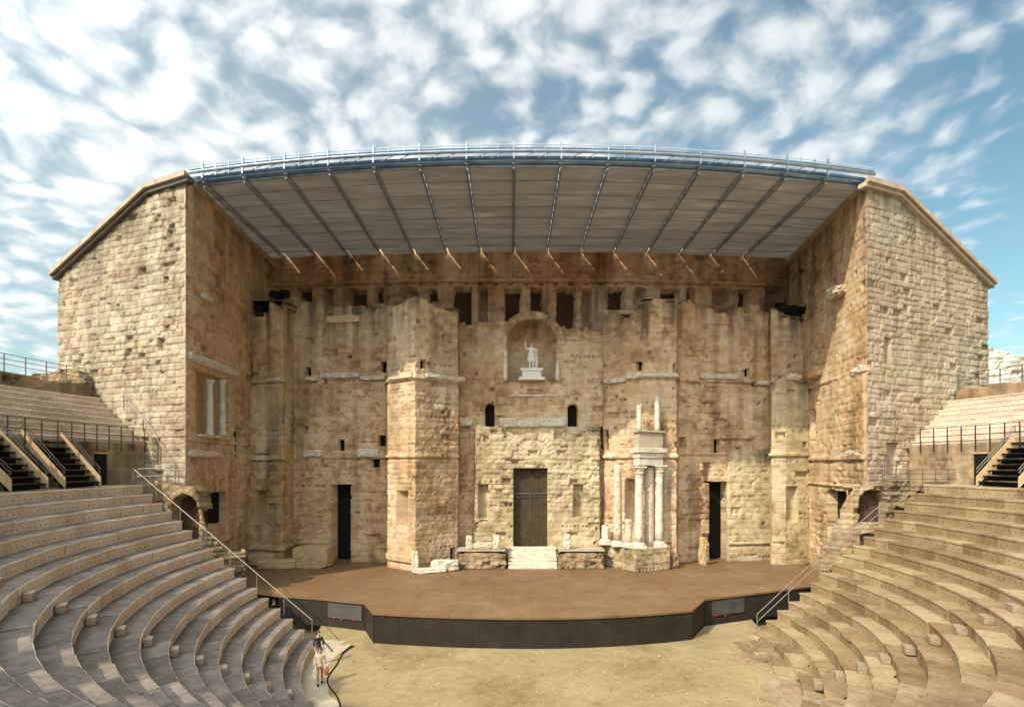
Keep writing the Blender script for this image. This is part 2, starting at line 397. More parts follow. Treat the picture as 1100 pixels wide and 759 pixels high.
        for f in feats:
            if f[0] == 'rect':
                _, a, b, c, d, dep, rag = f
                if dep <= -.5 and T >= 3: dep *= 2.3
                if rag:
                    w = (fbm(SS * 1.6, ZZ * 1.6, seed + 77, 3) - .5) * 2 * rag
                    m = (SS > a + w) & (SS < b + w * .8) & (ZZ > c - w * .7) & (ZZ < d + w)
                else: m = (SS > a) & (SS < b) & (ZZ > c) & (ZZ < d)
                D = np.where(m, D * (.35 if abs(dep) > .5 else 1) + dep, D)
            elif f[0] == 'arch':
                _, sc, z_b, z_s, rad, dep = f
                m = ((abs(SS - sc) < rad) & (ZZ >= z_b) & (ZZ <= z_s)) | ((np.hypot(SS - sc, ZZ - z_s) < rad) & (ZZ > z_s))
                D = np.where(m, dep, D)
            elif f[0] == 'vous':
                _, sc, z_s, r0, r1, prot = f
                q = np.hypot(SS - sc, ZZ - z_s); ang = np.arctan2(ZZ - z_s, SS - sc)
                m = (q > r0) & (q < r1) & (ZZ > z_s - .05)
                k = ang / math.pi * f_n(r0); fr = k - np.floor(k)
                D = np.where(m, prot + (vnoise(np.floor(k), np.floor(k) * 0, seed + 5) - .5) * .1 - .07 * (np.minimum(fr, 1 - fr) < .08) + (fbm(SS * 2, ZZ * 2, seed + 6, 3) - .5) * .08, D)
            elif f[0] == 'apse':
                _, sc, z_b, z_s, rad = f
                cyl = np.sqrt(np.maximum(rad ** 2 - (SS - sc) ** 2, 0)); dom = np.sqrt(np.maximum(rad ** 2 - (SS - sc) ** 2 - (ZZ - z_s) ** 2, 0))
                D = np.where((ZZ >= z_b) & (ZZ <= z_s) & (abs(SS - sc) < rad), -cyl * 1.2 + D * .2, D)
                D = np.where((ZZ > z_s) & (np.hypot(SS - sc, ZZ - z_s) < rad), -dom * 1.2 + D * .3, D)
                D = np.where((abs(ZZ - z_s) < .13) & (abs(SS - sc) < rad), D + .16, D)
            elif f[0] == 'ledge':
                _, a, b, z, h, prot, gap = f
                n = fbm(SS * .5, SS * 0 + .3, seed + 55, 3)
                m = (SS > a) & (SS < b) & (abs(ZZ - z) < h / 2) & (n > gap)
                D = np.where(m, D * .5 + prot * (.7 + .6 * vnoise(SS * 1.1, SS * 0, seed + 56)), D)
                m = (SS > a) & (SS < b) & (ZZ < z - h / 2) & (ZZ > z - h / 2 - .16)
                D = np.where(m, D - .12, D)
            elif f[0] == 'crack':
                _, a, za, b, zb, wd = f
                t = np.clip(((SS - a) * (b - a) + (ZZ - za) * (zb - za)) / ((b - a) ** 2 + (zb - za) ** 2), 0, 1)
                q = np.hypot(SS - (a + t * (b - a)), ZZ - (za + t * (zb - za)) + (vnoise(SS * 2.5, SS * 0, seed) - .5) * .2)
                D = np.where(q < wd, D - .12, D)
            elif f[0] == 'pier':
                _, a, b, c, d, prot = f
                m = (SS > a) & (SS < b) & (ZZ > c) & (ZZ < d + (fbm(SS * 1.1, SS * 0, seed + 4, 2) - .5) * .5)
                D = np.where(m, D + prot, D)
            elif f[0] == 'top':
                extra_top = f
        D = np.maximum(D, -(T - .15)) + bias
        if n0 is not None: D *= np.clip(SS / .12, 0, 1)
        if n1 is not None: D *= np.clip((s.len - SS) / .12, 0, 1)
        # top edge: stepped by whole stones
        Sc = (S[:-1] + S[1:]) / 2; Zc = (Z[:-1] + Z[1:]) / 2
        topz = np.interp(Sc, tx, tz)
        if top_rag:
            be = [0.]
            while be[-1] < s.len: be.append(be[-1] + rg.uniform(.5, 1.3))
            st = rg.uniform(-1, .6, len(be)) * top_rag; topz = topz + st[np.searchsorted(np.array(be), Sc, 'right') - 1]
        if extra_top is not None:
            _, sc, z_s, rad = extra_top
            topz = np.maximum(topz, np.where(abs(Sc - sc) < rad, z_s + np.sqrt(np.maximum(rad ** 2 - (Sc - sc) ** 2, 0)), -99))
        keep = Zc[None, :] < topz[:, None]
        tv = np.interp(S, Sc, topz)[:, None]
        runs = np.clip((fbm(SS * 1.7, ZZ * .1, seed + 91, 3) - .40) * 3.5, 0, 1) * np.exp(-np.clip(tv - ZZ, 0, 99) / 2.6)     # soot-black water stains below the wall top
        ns, nz = len(S), len(Z)
        p, ii = s.at(S)
        nv = s.nrm[ii].copy()
        for k in range(1, len(s.L)):                                   # mitre at the corners
            j = np.argmin(abs(S - s.cum[k])); b = s.nrm[k - 1] + s.nrm[k]; b /= np.dot(b, b) / 2 if np.dot(b, b) else 1; nv[j] = b
        if n0 is not None: nv[0] = n0
        if n1 is not None: nv[-1] = n1
        fr = np.empty((ns, nz, 3)); fr[:, :, 0] = p[:, None, 0] + nv[:, None, 0] * D; fr[:, :, 1] = p[:, None, 1] + nv[:, None, 1] * D; fr[:, :, 2] = ZZ
        TT = np.full(ns, float(T))
        if n0 is not None: TT = np.minimum(TT, .04 + S * .75)
        if n1 is not None: TT = np.minimum(TT, .04 + (s.len - S) * .75)
        TT = TT[:, None]
        D = np.maximum(D, -(TT - .03))
        fr[:, :, 0] = p[:, None, 0] + nv[:, None, 0] * D; fr[:, :, 1] = p[:, None, 1] + nv[:, None, 1] * D
        bk = np.empty((ns, nz, 3)); bk[:, :, 0] = p[:, None, 0] - nv[:, None, 0] * TT; bk[:, :, 1] = p[:, None, 1] - nv[:, None, 1] * TT; bk[:, :, 2] = ZZ
        tone = np.zeros((ns, nz, 4)); tone[..., 3] = 1
        tone[..., 0] = np.clip(.5 + (br2 - .5) * btone + (fbm(SS * .3, ZZ * .3, seed + 61, 4) - .5) * .8 + (fbm(SS * 2.2, ZZ * 2.2, seed + 62, 4) - .5) * .75, 0, 1)
        tone[..., 1] = np.clip((fbm(SS * .16, ZZ * .16, seed + 71, 4) - .42) * 4, 0, 1)
        tone[..., 2] = np.clip((fbm(SS * 1.3, ZZ * .12, seed + 81, 4) - .5) * 4, 0, 1) * grime * np.clip(.35 + .65 * wear, 0, 1)
        tone[..., 2] = np.clip(tone[..., 2] + runs * 1.3 * grime, 0, 1.4)
        I = np.arange(ns * nz).reshape(ns, nz); O = ns * nz
        fq = []
        i, j = np.nonzero(keep)
        fq.append(np.stack([I[i, j], I[i + 1, j], I[i + 1, j + 1], I[i, j + 1]], 1))
        pad = np.pad(keep, 1)
        def side(di, dj, a, b):
            m = keep & ~pad[1 + di: 1 + di + ns - 1, 1 + dj: 1 + dj + nz - 1]; i, j = np.nonzero(m)
            A = I[i + a[0], j + a[1]]; B = I[i + b[0], j + b[1]]
            fq.append(np.stack([B, A, A + O, B + O], 1))
        side(0, 1, (1, 1), (0, 1)); side(0, -1, (0, 0), (1, 0)); side(1, 0, (1, 0), (1, 1)); side(-1, 0, (0, 1), (0, 0))
        # plain back
        for q in range(len(s.L)):
            ja, jb = np.argmin(abs(S - s.cum[q])), np.argmin(abs(S - s.cum[q + 1]))
            zz = int(np.clip(np.searchsorted(Z, topz[ja:max(jb, ja + 1)].min() if jb > ja else topz[ja]) - 1, 1, nz - 1))
            fq.append(np.array([[I[jb, 0] + O, I[ja, 0] + O, I[ja, zz] + O, I[jb, zz] + O]]))
        fq = np.concatenate(fq); co = np.concatenate([fr.reshape(-1, 3), bk.reshape(-1, 3)]); tn = np.concatenate([tone.reshape(-1, 4)] * 2)
        used = np.unique(fq); mp = np.full(len(co), -1); mp[used] = np.arange(len(used)); fq = mp[fq]; co = co[used]; tn = tn[used]
        me = bpy.data.meshes.new(name); me.vertices.add(len(co)); me.vertices.foreach_set('co', co.ravel())
        me.loops.add(fq.size); me.loops.foreach_set('vertex_index', fq.ravel().astype(np.int32))
        me.polygons.add(len(fq)); me.polygons.foreach_set('loop_start', np.arange(0, fq.size, 4, dtype=np.int32)); me.polygons.foreach_set('loop_total', np.full(len(fq), 4, np.int32))
        me.update(calc_edges=True); me.validate()
        a = me.color_attributes.new('tone', 'FLOAT_COLOR', 'POINT'); a.data.foreach_set('color', tn.ravel())
        return link(name, me, mat, parent)
def f_n(r): return max(7, int(math.pi * r / .32))

# ------------------------------------------------------------------ ground, orchestra, stage
tag(MB().add([(-1500, -1500, -.6), (1500, -1500, -.6), (1500, 1500, -.6), (-1500, 1500, -.6)], [(0, 1, 2, 3)]).build('ground', 'ground'), kind='structure')
CC = (1.8, 33.0); KY = 1.215
def el(r, t):                                         # a point of the auditorium: t = 0 at the left end, pi at the right end
    k = KY if math.sin(t) > 0 else 1.0
    return CC[0] - r * math.cos(t), CC[1] - r * k * math.sin(t)
def t_of(r, Yend, right=False):
    d = CC[1] - Yend; q = d / (r * (KY if d > 0 else 1.0)); t = math.asin(max(-1, min(1, q)))
    return math.pi - t if right else t
orc = MB(); N = 96
ring = [el(13.6, math.pi * i / N) for i in range(N + 1)] + [(17.5, 44), (-14, 44)]
orc.add([(x, y, 0) for x, y in ring], [tuple(range(len(ring)))[::1]])
tag(orc.build('orchestra_floor', 'sand'), kind='structure')
pth = MB(); n = 40; a0, a1 = R(-3), R(62)
vs = []
for i in range(n + 1):
    t = a0 + (a1 - a0) * i / n
    vs += [(*el(13.3, t), .005), (*el(11.75 + .12 * math.sin(i * .7), t), .005)]
pth.add(vs, [(2 * i, 2 * i + 1, 2 * i + 3, 2 * i + 2) for i in range(n)])
tag(pth.build('paved_path', 'paving'), kind='structure')

ZS = 1.8                                               # stage level
def plan(px, py_top): d = (CZ - ZS) * F / (py_top - HY); return ((px - CX) / F * d, d)
apron = [plan(298, 639), plan(345, 642.5), plan(391, 647), plan(400, 658)]
for i in range(1, 12):
    px = 400 + (744 - 400) * i / 12; u = (px - 572) / 172
    apron.append(plan(px, 663.2 - (5.2 if u < 0 else 8) * u * u))
apron += [plan(744, 655), plan(758, 643), plan(812, 636.5), plan(866, 629.5)]
stage = thing('stage', 'wide brown boarded stage with black front panels below the ancient stage wall', 'stage', (1.2, 40, 0))
poly = apron + [(24.5, 41.5), (27.0, 55), (-23.3, 55), (-22, 40.5)]
pm = MB(); pm.prism(poly, ZS - .12, ZS); pm.build('deck', 'deck', stage)
for a, b in zip(apron[:-1], apron[1:]):
    d = math.hypot(b[0] - a[0], b[1] - a[1]); k = max(1, round(d / 3.2)) if d > 3 else 1
    yaw = math.atan2(b[1] - a[1], b[0] - a[0])
    for q in range(k):
        u0, u1 = q / k, (q + 1) / k; mx = a[0] + (b[0] - a[0]) * (u0 + u1) / 2; my = a[1] + (b[1] - a[1]) * (u0 + u1) / 2
        MB().box((mx - math.sin(yaw) * .1, my + math.cos(yaw) * .1, (ZS - .13) / 2), (d / k - .012, .06, ZS - .135), yaw).build('front_panel', 'front', stage)
def on_seg(a, b, u, z, off): 
    yaw = math.atan2(b[1] - a[1], b[0] - a[0]); return (a[0] + (b[0] - a[0]) * u + math.sin(yaw) * off, a[1] + (b[1] - a[1]) * u - math.cos(yaw) * off, z), yaw
for (a, b, u, w) in ((apron[1], apron[2], .55, 2.6), (apron[-3], apron[-2], .45, 2.8)):
    c, yw = on_seg(a, b, u, 1.1, -.03); MB().box(c, (w, .05, .95), yw).build('grey_panel', 'grey_panel', stage)
    for k in (-.35, -.1, .3):
        c, yw = on_seg(a, b, u + k * .7, .62 + .1 * math.sin(k * 9), .0); MB().box(c, (.09, .03, .1), yw).build('red_valve', 'red', stage)

# ------------------------------------------------------------------ auditorium: seating
def row_mesh(name, mat, parent, r0, r1, zb, zt, ta, tb, seed, wear_fn=None, lip=.035):
    rr = random.Random(seed); vs = []; fs = []; tn = []; uvs = []
    Ltot = (tb - ta) * r0 * 1.08; t = ta
    u = 0
    while t < tb - 1e-4:
        step = rr.uniform(1.0, 1.9) / (r0 * 1.08); t2 = t + step
        if tb - t2 < .5 * step: t2 = tb
        seg = 4; base = len(vs); dz = rr.uniform(-.012, .012); dr = rr.uniform(-.018, .018); tone = rr.uniform(.15, .85)
        gap = .006 / r0
        wz = wear_fn((t + t2) / 2, rr) if wear_fn else 0
        prof = [(r0 + dr, zb, 0), (r0 + dr, zt - .13, .42), (r0 + dr - lip, zt - .11, .45), (r0 + dr - lip, zt - .03, .55), (r0 + dr + .0, zt, .6), (r1 + .06, zt - .004, 2)]
        for q in range(seg + 1):
            tt = t + gap + (t2 - t - 2 * gap) * q / seg
            for (r, z, v) in prof:
                jr, jz = rr.uniform(-.008, .008), rr.uniform(-.006, .006)
                if z > zb: z = max(zb + .02, z + dz - wz * (1 + rr.uniform(-.3, .3))); r = r + wz * rr.uniform(.0, .5) * (r < r1)
                x, y = el(r + jr, tt); vs.append((x, y, z + jz)); tn.append((tone, 1.0 if v > .57 else 0.0, 0, 1)); uvs.append((u + (tt - t) * r0 * 1.08, v))
        m = len(prof)
        for q in range(seg):
            for k in range(m - 1):
                a = base + q * m + k; fs.append((a, a + m, a + m + 1, a + 1)[::-1])
        fs.append(tuple(base + k for k in range(m)) ); fs.append(tuple(base + seg * m + k for k in range(m))[::-1])
        u += (t2 - t) * r0 * 1.08; t = t2
    me = bpy.data.meshes.new(name); me.from_pydata(vs, [], fs)
    a = me.color_attributes.new('tone', 'FLOAT_COLOR', 'POINT'); a.data.foreach_set('color', np.array(tn).ravel())
    ul = me.uv_layers.new(name='UVMap'); li = np.empty(len(me.loops), np.int32); me.loops.foreach_get('vertex_index', li)
    ul.data.foreach_set('uv', np.array(uvs)[li].ravel()); me.update()
    return link(name, me, mat, parent)

NR = 17; R0 = 13.0; ZT = 9.25; RI = ZT / NR; RD = .788
low = thing('lower_seating', 'curved lower bank of stone seat rows ringing the sandy orchestra', 'seating', (1.8, 12, 0))
for i in range(NR):
    r = R0 + i * RD; z = (i + 1) * RI
    tl = t_of(r, 32 + (r - 13) * .3); tr = t_of(r, 34 + (r - 13) * .22, True)
    def wear(t, rr, i=i):
        if t > math.pi * .66 and i < 6: return max(0, rr.uniform(-.12, .34) * (6 - i) / 6)
        if t > math.pi * .6: return max(0, rr.uniform(-.3, .05))
        return max(0, rr.uniform(-.2, .02))
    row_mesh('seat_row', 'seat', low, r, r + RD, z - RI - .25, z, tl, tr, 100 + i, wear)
for i, (r, z) in enumerate(((11.3, .11), (12.15, .26))):          # remains of the lowest steps, right half
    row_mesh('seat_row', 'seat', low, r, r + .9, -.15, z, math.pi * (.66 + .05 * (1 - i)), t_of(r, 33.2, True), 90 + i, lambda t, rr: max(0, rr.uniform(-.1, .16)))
for side, ang in ((0, 33), (1, 28.5)):
    for i in range(NR):
        r = R0 + i * RD; z = i * RI + RI * .52; t = R(ang) if side == 0 else math.pi - R(ang)
        x, y = el(r - .18, t); x2, y2 = el(r - .18, t + .01); yaw = math.atan2(y2 - y, x2 - x)
        MB().rough((x, y, z - RI * .26), (.72 if side else .55, .36 if side else .28, RI * .52), yaw, .05, 3, 50 + i + 30 * side, (.2, .5, 0)).build('aisle_step', 'wing' if side and i < 12 else 'seat', low)
def ring_sheet(name, mat, r0, r1, z, ta, tb, n=120, parent=None, thick=.3):
    m = MB(); vs = []
    for i in range(n + 1):
        t = ta + (tb - ta) * i / n
        vs += [(*el(r0, t), z), (*el(r1, t), z), (*el(r0, t), z - thick), (*el(r1, t), z - thick)]
    fs = []
    for i in range(n):
        a = 4 * i; b = a + 4; fs += [(a, b, b + 1, a + 1)[::-1], (a, a + 2, b + 2, b)[::-1], (a + 1, b + 1, b + 3, a + 3)[::-1]]
    return m.add(vs, fs).build(name, mat, parent)
tag(ring_sheet('walkway', 'paving', R0 + NR * RD - .02, 28.6, ZT - .01, -R(12), math.pi + R(12)), kind='structure')
tag(ring_sheet('terrace', 'ground', 28.5, 46, ZT - .03, R(48), math.pi - R(48)), kind='structure')

NU = 9; UR0 = 28.6; UD = .55; UZ0 = 11.9; UI = .395
def upper(side, label):
    u = thing('upper_seating', label, 'seating', (-26 if side == 0 else 30, 34, ZT))
    ye = (lambda r: 39.5 + (r - 28.4) * .36) if side == 0 else (lambda r: 41.1 + (r - 28.7) * .42)
    for i in range(NU):
        r = UR0 + i * UD; z = UZ0 + (i + 1) * UI
        a, b = (t_of(r, ye(r)), R(42)) if side == 0 else (math.pi - R(42), t_of(r, ye(r), True))
        row_mesh('seat_row', 'upper_seat', u, r, r + UD, z - UI - .2, z, a, b, 300 + 40 * side + i)
    # podium wall under the seats
    a, b = (t_of(28.4, ye(28.4)), R(42)) if side == 0 else (math.pi - R(42), t_of(28.4, ye(28.4), True))
    n = 60; pts = [el(28.4, a + (b - a) * i / n) for i in range(n + 1)]
    if side == 0: w = Wall(pts[::-1])
    else: w = Wall(pts[::-1])
    w.build('podium_wall', 'rubble', u, ZT - .1, [(0, zero_py(w, UZ0))] if False else [(CX + F * pts[n // 2][0] / pts[n // 2][1], HY - (UZ0 + .06 - CZ) * F / w.Y(CX + F * pts[n // 2][0] / pts[n // 2][1]))],
            T=.5, res=.14, course=.4, blk=(.5, 1.0), amp=.02, hole=.0, missing=0, seed=5 + side)
    # parapet wall behind the last row
    rb = UR0 + NU * UD + .1
    a, b = (t_of(rb, ye(rb) - .3), R(42)) if side == 0 else (math.pi - R(42), t_of(rb, ye(rb) - .3, True))
    pts = [el(rb, a + (b - a) * i / n) for i in range(n + 1)]; w = Wall(pts[::-1])
    pc = CX + F * pts[n // 2][0] / pts[n // 2][1]
    w.build('parapet_wall', 'rubble', u, UZ0 + NU * UI - .6, [(pc, HY - (16.35 - CZ) * F / w.Y(pc))], T=.9, res=.14, course=.3, blk=(.35, .8), amp=.04, hole=.02, top_rag=.06, seed=8 + side)
    return u
upper(0, 'pale upper bank of stone seat rows beside the wing wall left of the stage')
upper(1, 'pale upper bank of stone seat rows beside the wing wall right of the stage')

# ------------------------------------------------------------------ stage wall
sw = thing('stage_wall', 'towering ochre Roman stage wall with doors, niches and a statue recess under the modern roof', 'stage wall', (1.8, 51, ZS))
Zb = ZS - .06
def bs(px, Y): return ((px - CX) / F * Y, Y)
def blockpart(w, x0, x1, y0, y1, prot=.2, mat='marble', seed=1, name='marble_block', parent=None, amt=.3):
    (c, yaw) = w.point((x0 + x1) / 2, (y0 + y1) / 2, prot / 2 - .1); Y = w.Y((x0 + x1) / 2)
    L = abs(w.s_of(x1) - w.s_of(x0)); h = abs(y1 - y0) / F * Y
    return MB().rough(c, (L, prot + .2, h), yaw, max(amt, .2), 7, seed).build(name, mat, parent or sw)

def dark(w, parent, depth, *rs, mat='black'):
    for x0, x1, y0, y1 in rs:                             # dark boards standing in for the shade inside the openings
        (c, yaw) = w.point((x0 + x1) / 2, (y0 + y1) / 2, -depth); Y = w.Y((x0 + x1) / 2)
        MB().box(c, (abs(w.s_of(x1) - w.s_of(x0)) + .1, .08, abs(y1 - y0) / F * Y + .1), yaw).build('shade_board', mat, parent)
# back wall
bp = [bs(px, 53.6 + ((px - 565) / 280) ** 2 * 1.6) for px in range(284, 862, 17)]
w = Wall(bp); ft = []
for k in range(19):
    px = 318 + k * 28; wd = (17, 12, 20, 9)[k % 4]
    ft.append(w.rect(px, px + wd, 309 + (k % 3), 352, 1.7, .12))
for k in range(34): ft.append(w.rect(303 + k * 16.2, 303 + k * 16.2 + 5, 303, 306.5, .5))
ft.append(('ledge', 0, w.len, w.z_of(570, 301), .3, .32, .12)); ft.append(('ledge', 0, w.len, w.z_of(570, 289), .2, .1, .45))
w.build('back_wall', 'back', sw, ZS, [(284, 262), (570, 262), (860, 262)], ft, T=2.2, res=.12, course=.42, blk=(.6, 1.3), amp=.06, joint=.06, rough=.08, hole=.2, missing=.05, seed=21)
for k in (0, 2, 3, 5, 6, 8, 9, 10, 12, 14, 15, 17): px = 318 + k * 28; wd = (17, 12, 20, 9)[k % 4]; dark(w, sw, 1.4, (px + .3, px + wd - .3, 309, 352), mat='recess_shade')  # dark boards put the shade into the gallery recesses

# bay at the left end, with its pilaster
w = Wall([bs(263, 49.6), bs(291, 49.3), bs(305, 49.0), (bs(305, 49.0)[0] + .05, 51.6)]); wA = w
w.build('end_bay', 'frons', sw, Zb, [(263, 338), (287, 336), (290, 326), (305, 324)],
        [w.rect(274, 286, 526, 562, .5), ('ledge', 0, w.s_of(306), w.z_of(285, 492), .3, .14, .3), ('ledge', 0, w.s_of(306), w.z_of(285, 410), .3, .12, .35),
         ('ledge', 0, w.len, w.z_of(285, 588), .35, .2, .1), w.rect(266, 270, 392, 408, .5, .1), ('pier', w.s_of(291), w.s_of(305), Zb, 30, .22)], T=3, seed=31, top_rag=.4, grime=1.4)
blockpart(w, 265, 286, 489, 494, .2, seed=3); blockpart(w, 289, 304, 406, 410, .3, seed=4); blockpart(w, 288, 303, 490, 494, .3, seed=5)
# left bay with its open doorway
w = Wall([bs(303, 51.2), bs(418, 50.2)]); wB = w
w.build('side_bay', 'frons', sw, Zb, [(303, 321), (345, 319), (349, 329), (418, 327)],
        [w.rect(352, 385, 347, 392, .22), w.rect(355.5, 376.5, 520, 604, 1.9), w.rect(328, 334, 394, 403, .6), w.rect(409, 415, 388, 400, .6),
         w.rect(363, 370, 472, 484, .7), w.rect(406, 414, 467, 479, .7), w.rect(399, 408, 493, 502, .5), w.rect(347, 351, 402, 413, .5), w.rect(326, 330, 484, 502, .3, .05), w.rect(344, 348, 492, 502, .4, .05),
         w.rect(341, 378, 379, 380.5, .1), w.rect(381, 384, 493, 512, .25, .05),
         ('ledge', 0, w.len, w.z_of(360, 406), .3, .14, .42), ('ledge', w.s_of(345), w.len, w.z_of(360, 491), .18, .07, .4), ('ledge', 0, w.s_of(354), w.z_of(330, 583), .35, .22, .05)]
        + [w.rect(309 + 7.4 * k, 311.5 + 7.4 * k, 520.5, 523.5, .3) for k in range(6)], T=3, seed=33, top_rag=.42, grime=1.2, hole=.22)
for a in ((345, 386, 400.5, 405.5), (329, 341, 405, 409), (388, 414, 404, 408), (327, 346, 483, 490), (384.5, 407, 482, 490)): blockpart(w, *a, .28, seed=int(a[0]))
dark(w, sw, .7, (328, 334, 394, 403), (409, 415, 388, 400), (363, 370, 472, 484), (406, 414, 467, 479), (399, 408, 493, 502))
blockpart(w, 351, 386, 339, 346, .12, 'inner', 9, 'brick_lintel')
c, yaw = w.point(366, 561, -1.55); MB().box(c, (1.95, .1, 7.1), yaw).build('door', 'black', sw)  # black sheet standing in for the dark inside an open doorway
# left tower
w = Wall([bs(415, 50.6), bs(416.5, 48.0), bs(446, 45.9), bs(492, 48.5), bs(494, 50.8)]); wC = w
w.build('tower_bay', 'frons', sw, Zb, [(415, 332), (417, 328), (432, 323), (458, 324), (482, 331), (494, 338)],
        [w.rect(426, 438, 527, 566, .6), w.rect(452, 458, 386, 396, .7), w.rect(484, 490, 588, 611, 1.2), ('ledge', 0, w.len, w.z_of(446, 405), .3, .15, .1), ('ledge', 0, w.len, w.z_of(446, 490), .26, .13, .12),
         ('crack', w.s_of(449), w.z_of(449, 484), w.s_of(480), w.z_of(480, 455), .035), ('ledge', 0, w.s_of(446), w.z_of(430, 600), .5, .12, .0)], T=3, seed=35, top_rag=.42, hole=.2)
dark(w, sw, .7, (452, 458, 386, 396), (484, 490, 588, 611))
blockpart(w, 463, 493, 403, 408, .3, seed=12); blockpart(w, 418, 444, 404, 407, .25, seed=13)
# central bay, upper wall
w = Wall([bs(490, 50.4), bs(650, 50.4)]); wD = w
sc = w.s_of(571); zn = w.z_of(571, 409); zsn = w.z_of(571, 370); rn = 2.25
w.build('central_bay', 'frons', sw, Zb, [(490, 347), (536, 346), (605, 350), (612, 353), (650, 353)],
        [('apse', sc, zn, zsn, rn), ('vous', sc, zsn, rn, rn + .78, .16), ('top', sc, zsn, rn + .76),
         ('arch', w.s_of(526.3), w.z_of(526, 458), w.z_of(526, 438), .4, -2.6), ('arch', w.s_of(615.3), w.z_of(615, 458), w.z_of(615, 439), .42, -2.6),
         w.rect(487, 494, 590, 611, 1.2), ('ledge', 0, w.s_of(535), w.z_of(510, 461), .2, .08, .3), w.rect(645, 650, 458, 482, .9), w.rect(499, 505, 458, 482, .25, .06)], T=3, seed=37, grime=.45, top_rag=.22, hole=.2, missing=.03)
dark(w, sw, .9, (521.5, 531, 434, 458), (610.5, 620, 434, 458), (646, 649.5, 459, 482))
for a in ((537, 556, 449, 458.5), (556.5, 580, 449.5, 458.5), (580.5, 607, 448.5, 458), (491, 507, 448.5, 457), (547, 600, 423.5, 425.5)): blockpart(w, *a, .32 if a[2] > 440 else .12, seed=int(a[0]), amt=.1)
# central bay, lower lining round the great door
w = Wall([bs(509, 50.4), bs(511, 49.3), bs(644, 49.3), bs(646, 50.4)]); wE = w
w.build('portal_wall', 'portal', sw, Zb, [(509, 464), (515, 458), (530, 462), (541, 460), (560, 466), (590, 463), (606, 460), (618, 466), (645, 459)],
        [w.rect(551.5, 588.5, 502.5, 606, .95), w.rect(513.5, 524.5, 520, 557, .7), w.rect(616, 627, 520, 555, .7), ('vous', w.s_of(571), w.z_of(571, 492), 1.75, 2.35, .07), w.rect(541, 550, 456, 470, .4, .2), w.rect(596, 606, 456, 472, .4, .2),
         w.rect(519, 525, 468, 474, .3, .1)], T=1.05, seed=39, top_rag=.42, course=.42, blk=(.5, 1.1), amp=.06, joint=.07, rough=.1, hole=.1, missing=.03)
c, yaw = w.point(570, 545, -.72)
dr = MB()
for k in range(8): dr.box((c[0] - 1.36 + k * .388, c[1] + .012 * (k % 3), c[2]), (.38, .1, 6.9), yaw)
dr = dr.build('door', 'regia_door', sw)
tr = MB(); tr.box((c[0], c[1] - .08, zed(530, 49.5)), (3.1, .06, .12)).box((c[0], c[1] - .08, zed(533.5, 49.5)), (3.1, .06, .06)).box((c[0], c[1] - .08, zed(546, 49.5)), (.06, .06, 2.6)); tr.build('door_bar', 'rail_metal', dr)
# right tower
w = Wall([bs(647, 50.8), bs(648.5, 49.9), bs(690, 47.7), bs(727, 47.95), bs(729, 51)]); wG = w
w.build('tower_bay', 'frons', sw, Zb, [(647, 337), (660, 334), (663, 341), (680, 336), (693, 322), (716, 322), (729, 328)],
        [w.rect(683, 689, 388, 398, .7), w.rect(723, 726, 390, 400, .5), ('ledge', 0, w.len, w.z_of(690, 404), .32, .16, .05), ('ledge', 0, w.len, w.z_of(690, 490), .3, .15, .15),
         ('arch', w.s_of(676.5), w.z_of(676, 565), w.z_of(676, 519), .42, -.7), w.rect(649, 653.5, 461, 483, .8), w.rect(705, 713, 500, 580, .25, .08)], T=3, seed=41, top_rag=.42, hole=.2)
dark(w, sw, .7, (683, 689, 388, 398), (649.5, 653, 461, 483))
blockpart(w, 650, 672, 406, 411, .3, seed=22); blockpart(w, 673, 689.5, 401, 406, .3, seed=23); blockpart(w, 690.5, 727, 401, 405, .3, seed=24); blockpart(w, 650, 660, 488, 492, .3, seed=25)
# right bay with its open doorway
w = Wall([bs(725, 50.6), bs(830, 51.6)]); wH = w
w.build('side_bay', 'frons', sw, Zb, [(725, 330), (733, 321), (742, 325), (752, 334), (790, 336), (795, 327), (830, 333)],
        [w.rect(757, 787, 348, 391, .2), w.rect(762, 782.5, 517, 604, 1.9), w.rect(800, 806, 395, 404, .6), w.rect(752, 757, 402, 413, .4, .05), w.rect(767, 773, 472, 486, .7), w.rect(731, 737, 469, 480, .5), w.rect(775, 812, 471, 484, .35, .12),
         w.rect(729, 732, 470, 480, .4), w.rect(756, 764, 497, 519, .5, .06), ('ledge', 0, w.len, w.z_of(780, 409), .3, .14, .38), ('ledge', 0, w.len, w.z_of(780, 487), .2, .08, .35), ('ledge', w.s_of(782), w.len, w.z_of(800, 533), .16, .09, .1)]
        + [w.rect(789 + 6.5 * k, 791.5 + 6.5 * k, 518, 521.5, .3) for k in range(6)], T=3, seed=43, top_rag=.42, hole=.3, missing=.03)
dark(w, sw, .7, (800, 806, 395, 404), (767, 773, 472, 486))
for a in ((752, 794, 401.5, 407), (811, 832, 409, 413.5)): blockpart(w, *a, .3, seed=int(a[0]))
c, yaw = w.point(772, 560, -1.55); MB().box(c, (1.95, .1, 7.1), yaw).build('door', 'black', sw)  # open doorway too: its dark interior is this black sheet
w2 = Wall([bs(783, 50.9), bs(829, 51.3)])
w2.build('door_jamb', 'portal', sw, Zb, [(783, 487), (800, 480), (812, 486), (829, 482)], [('ledge', 0, w2.len, w2.z_of(800, 583), .2, .12, .0)], T=.5, seed=44, top_rag=.4, hole=.12, missing=.04, rough=.08)
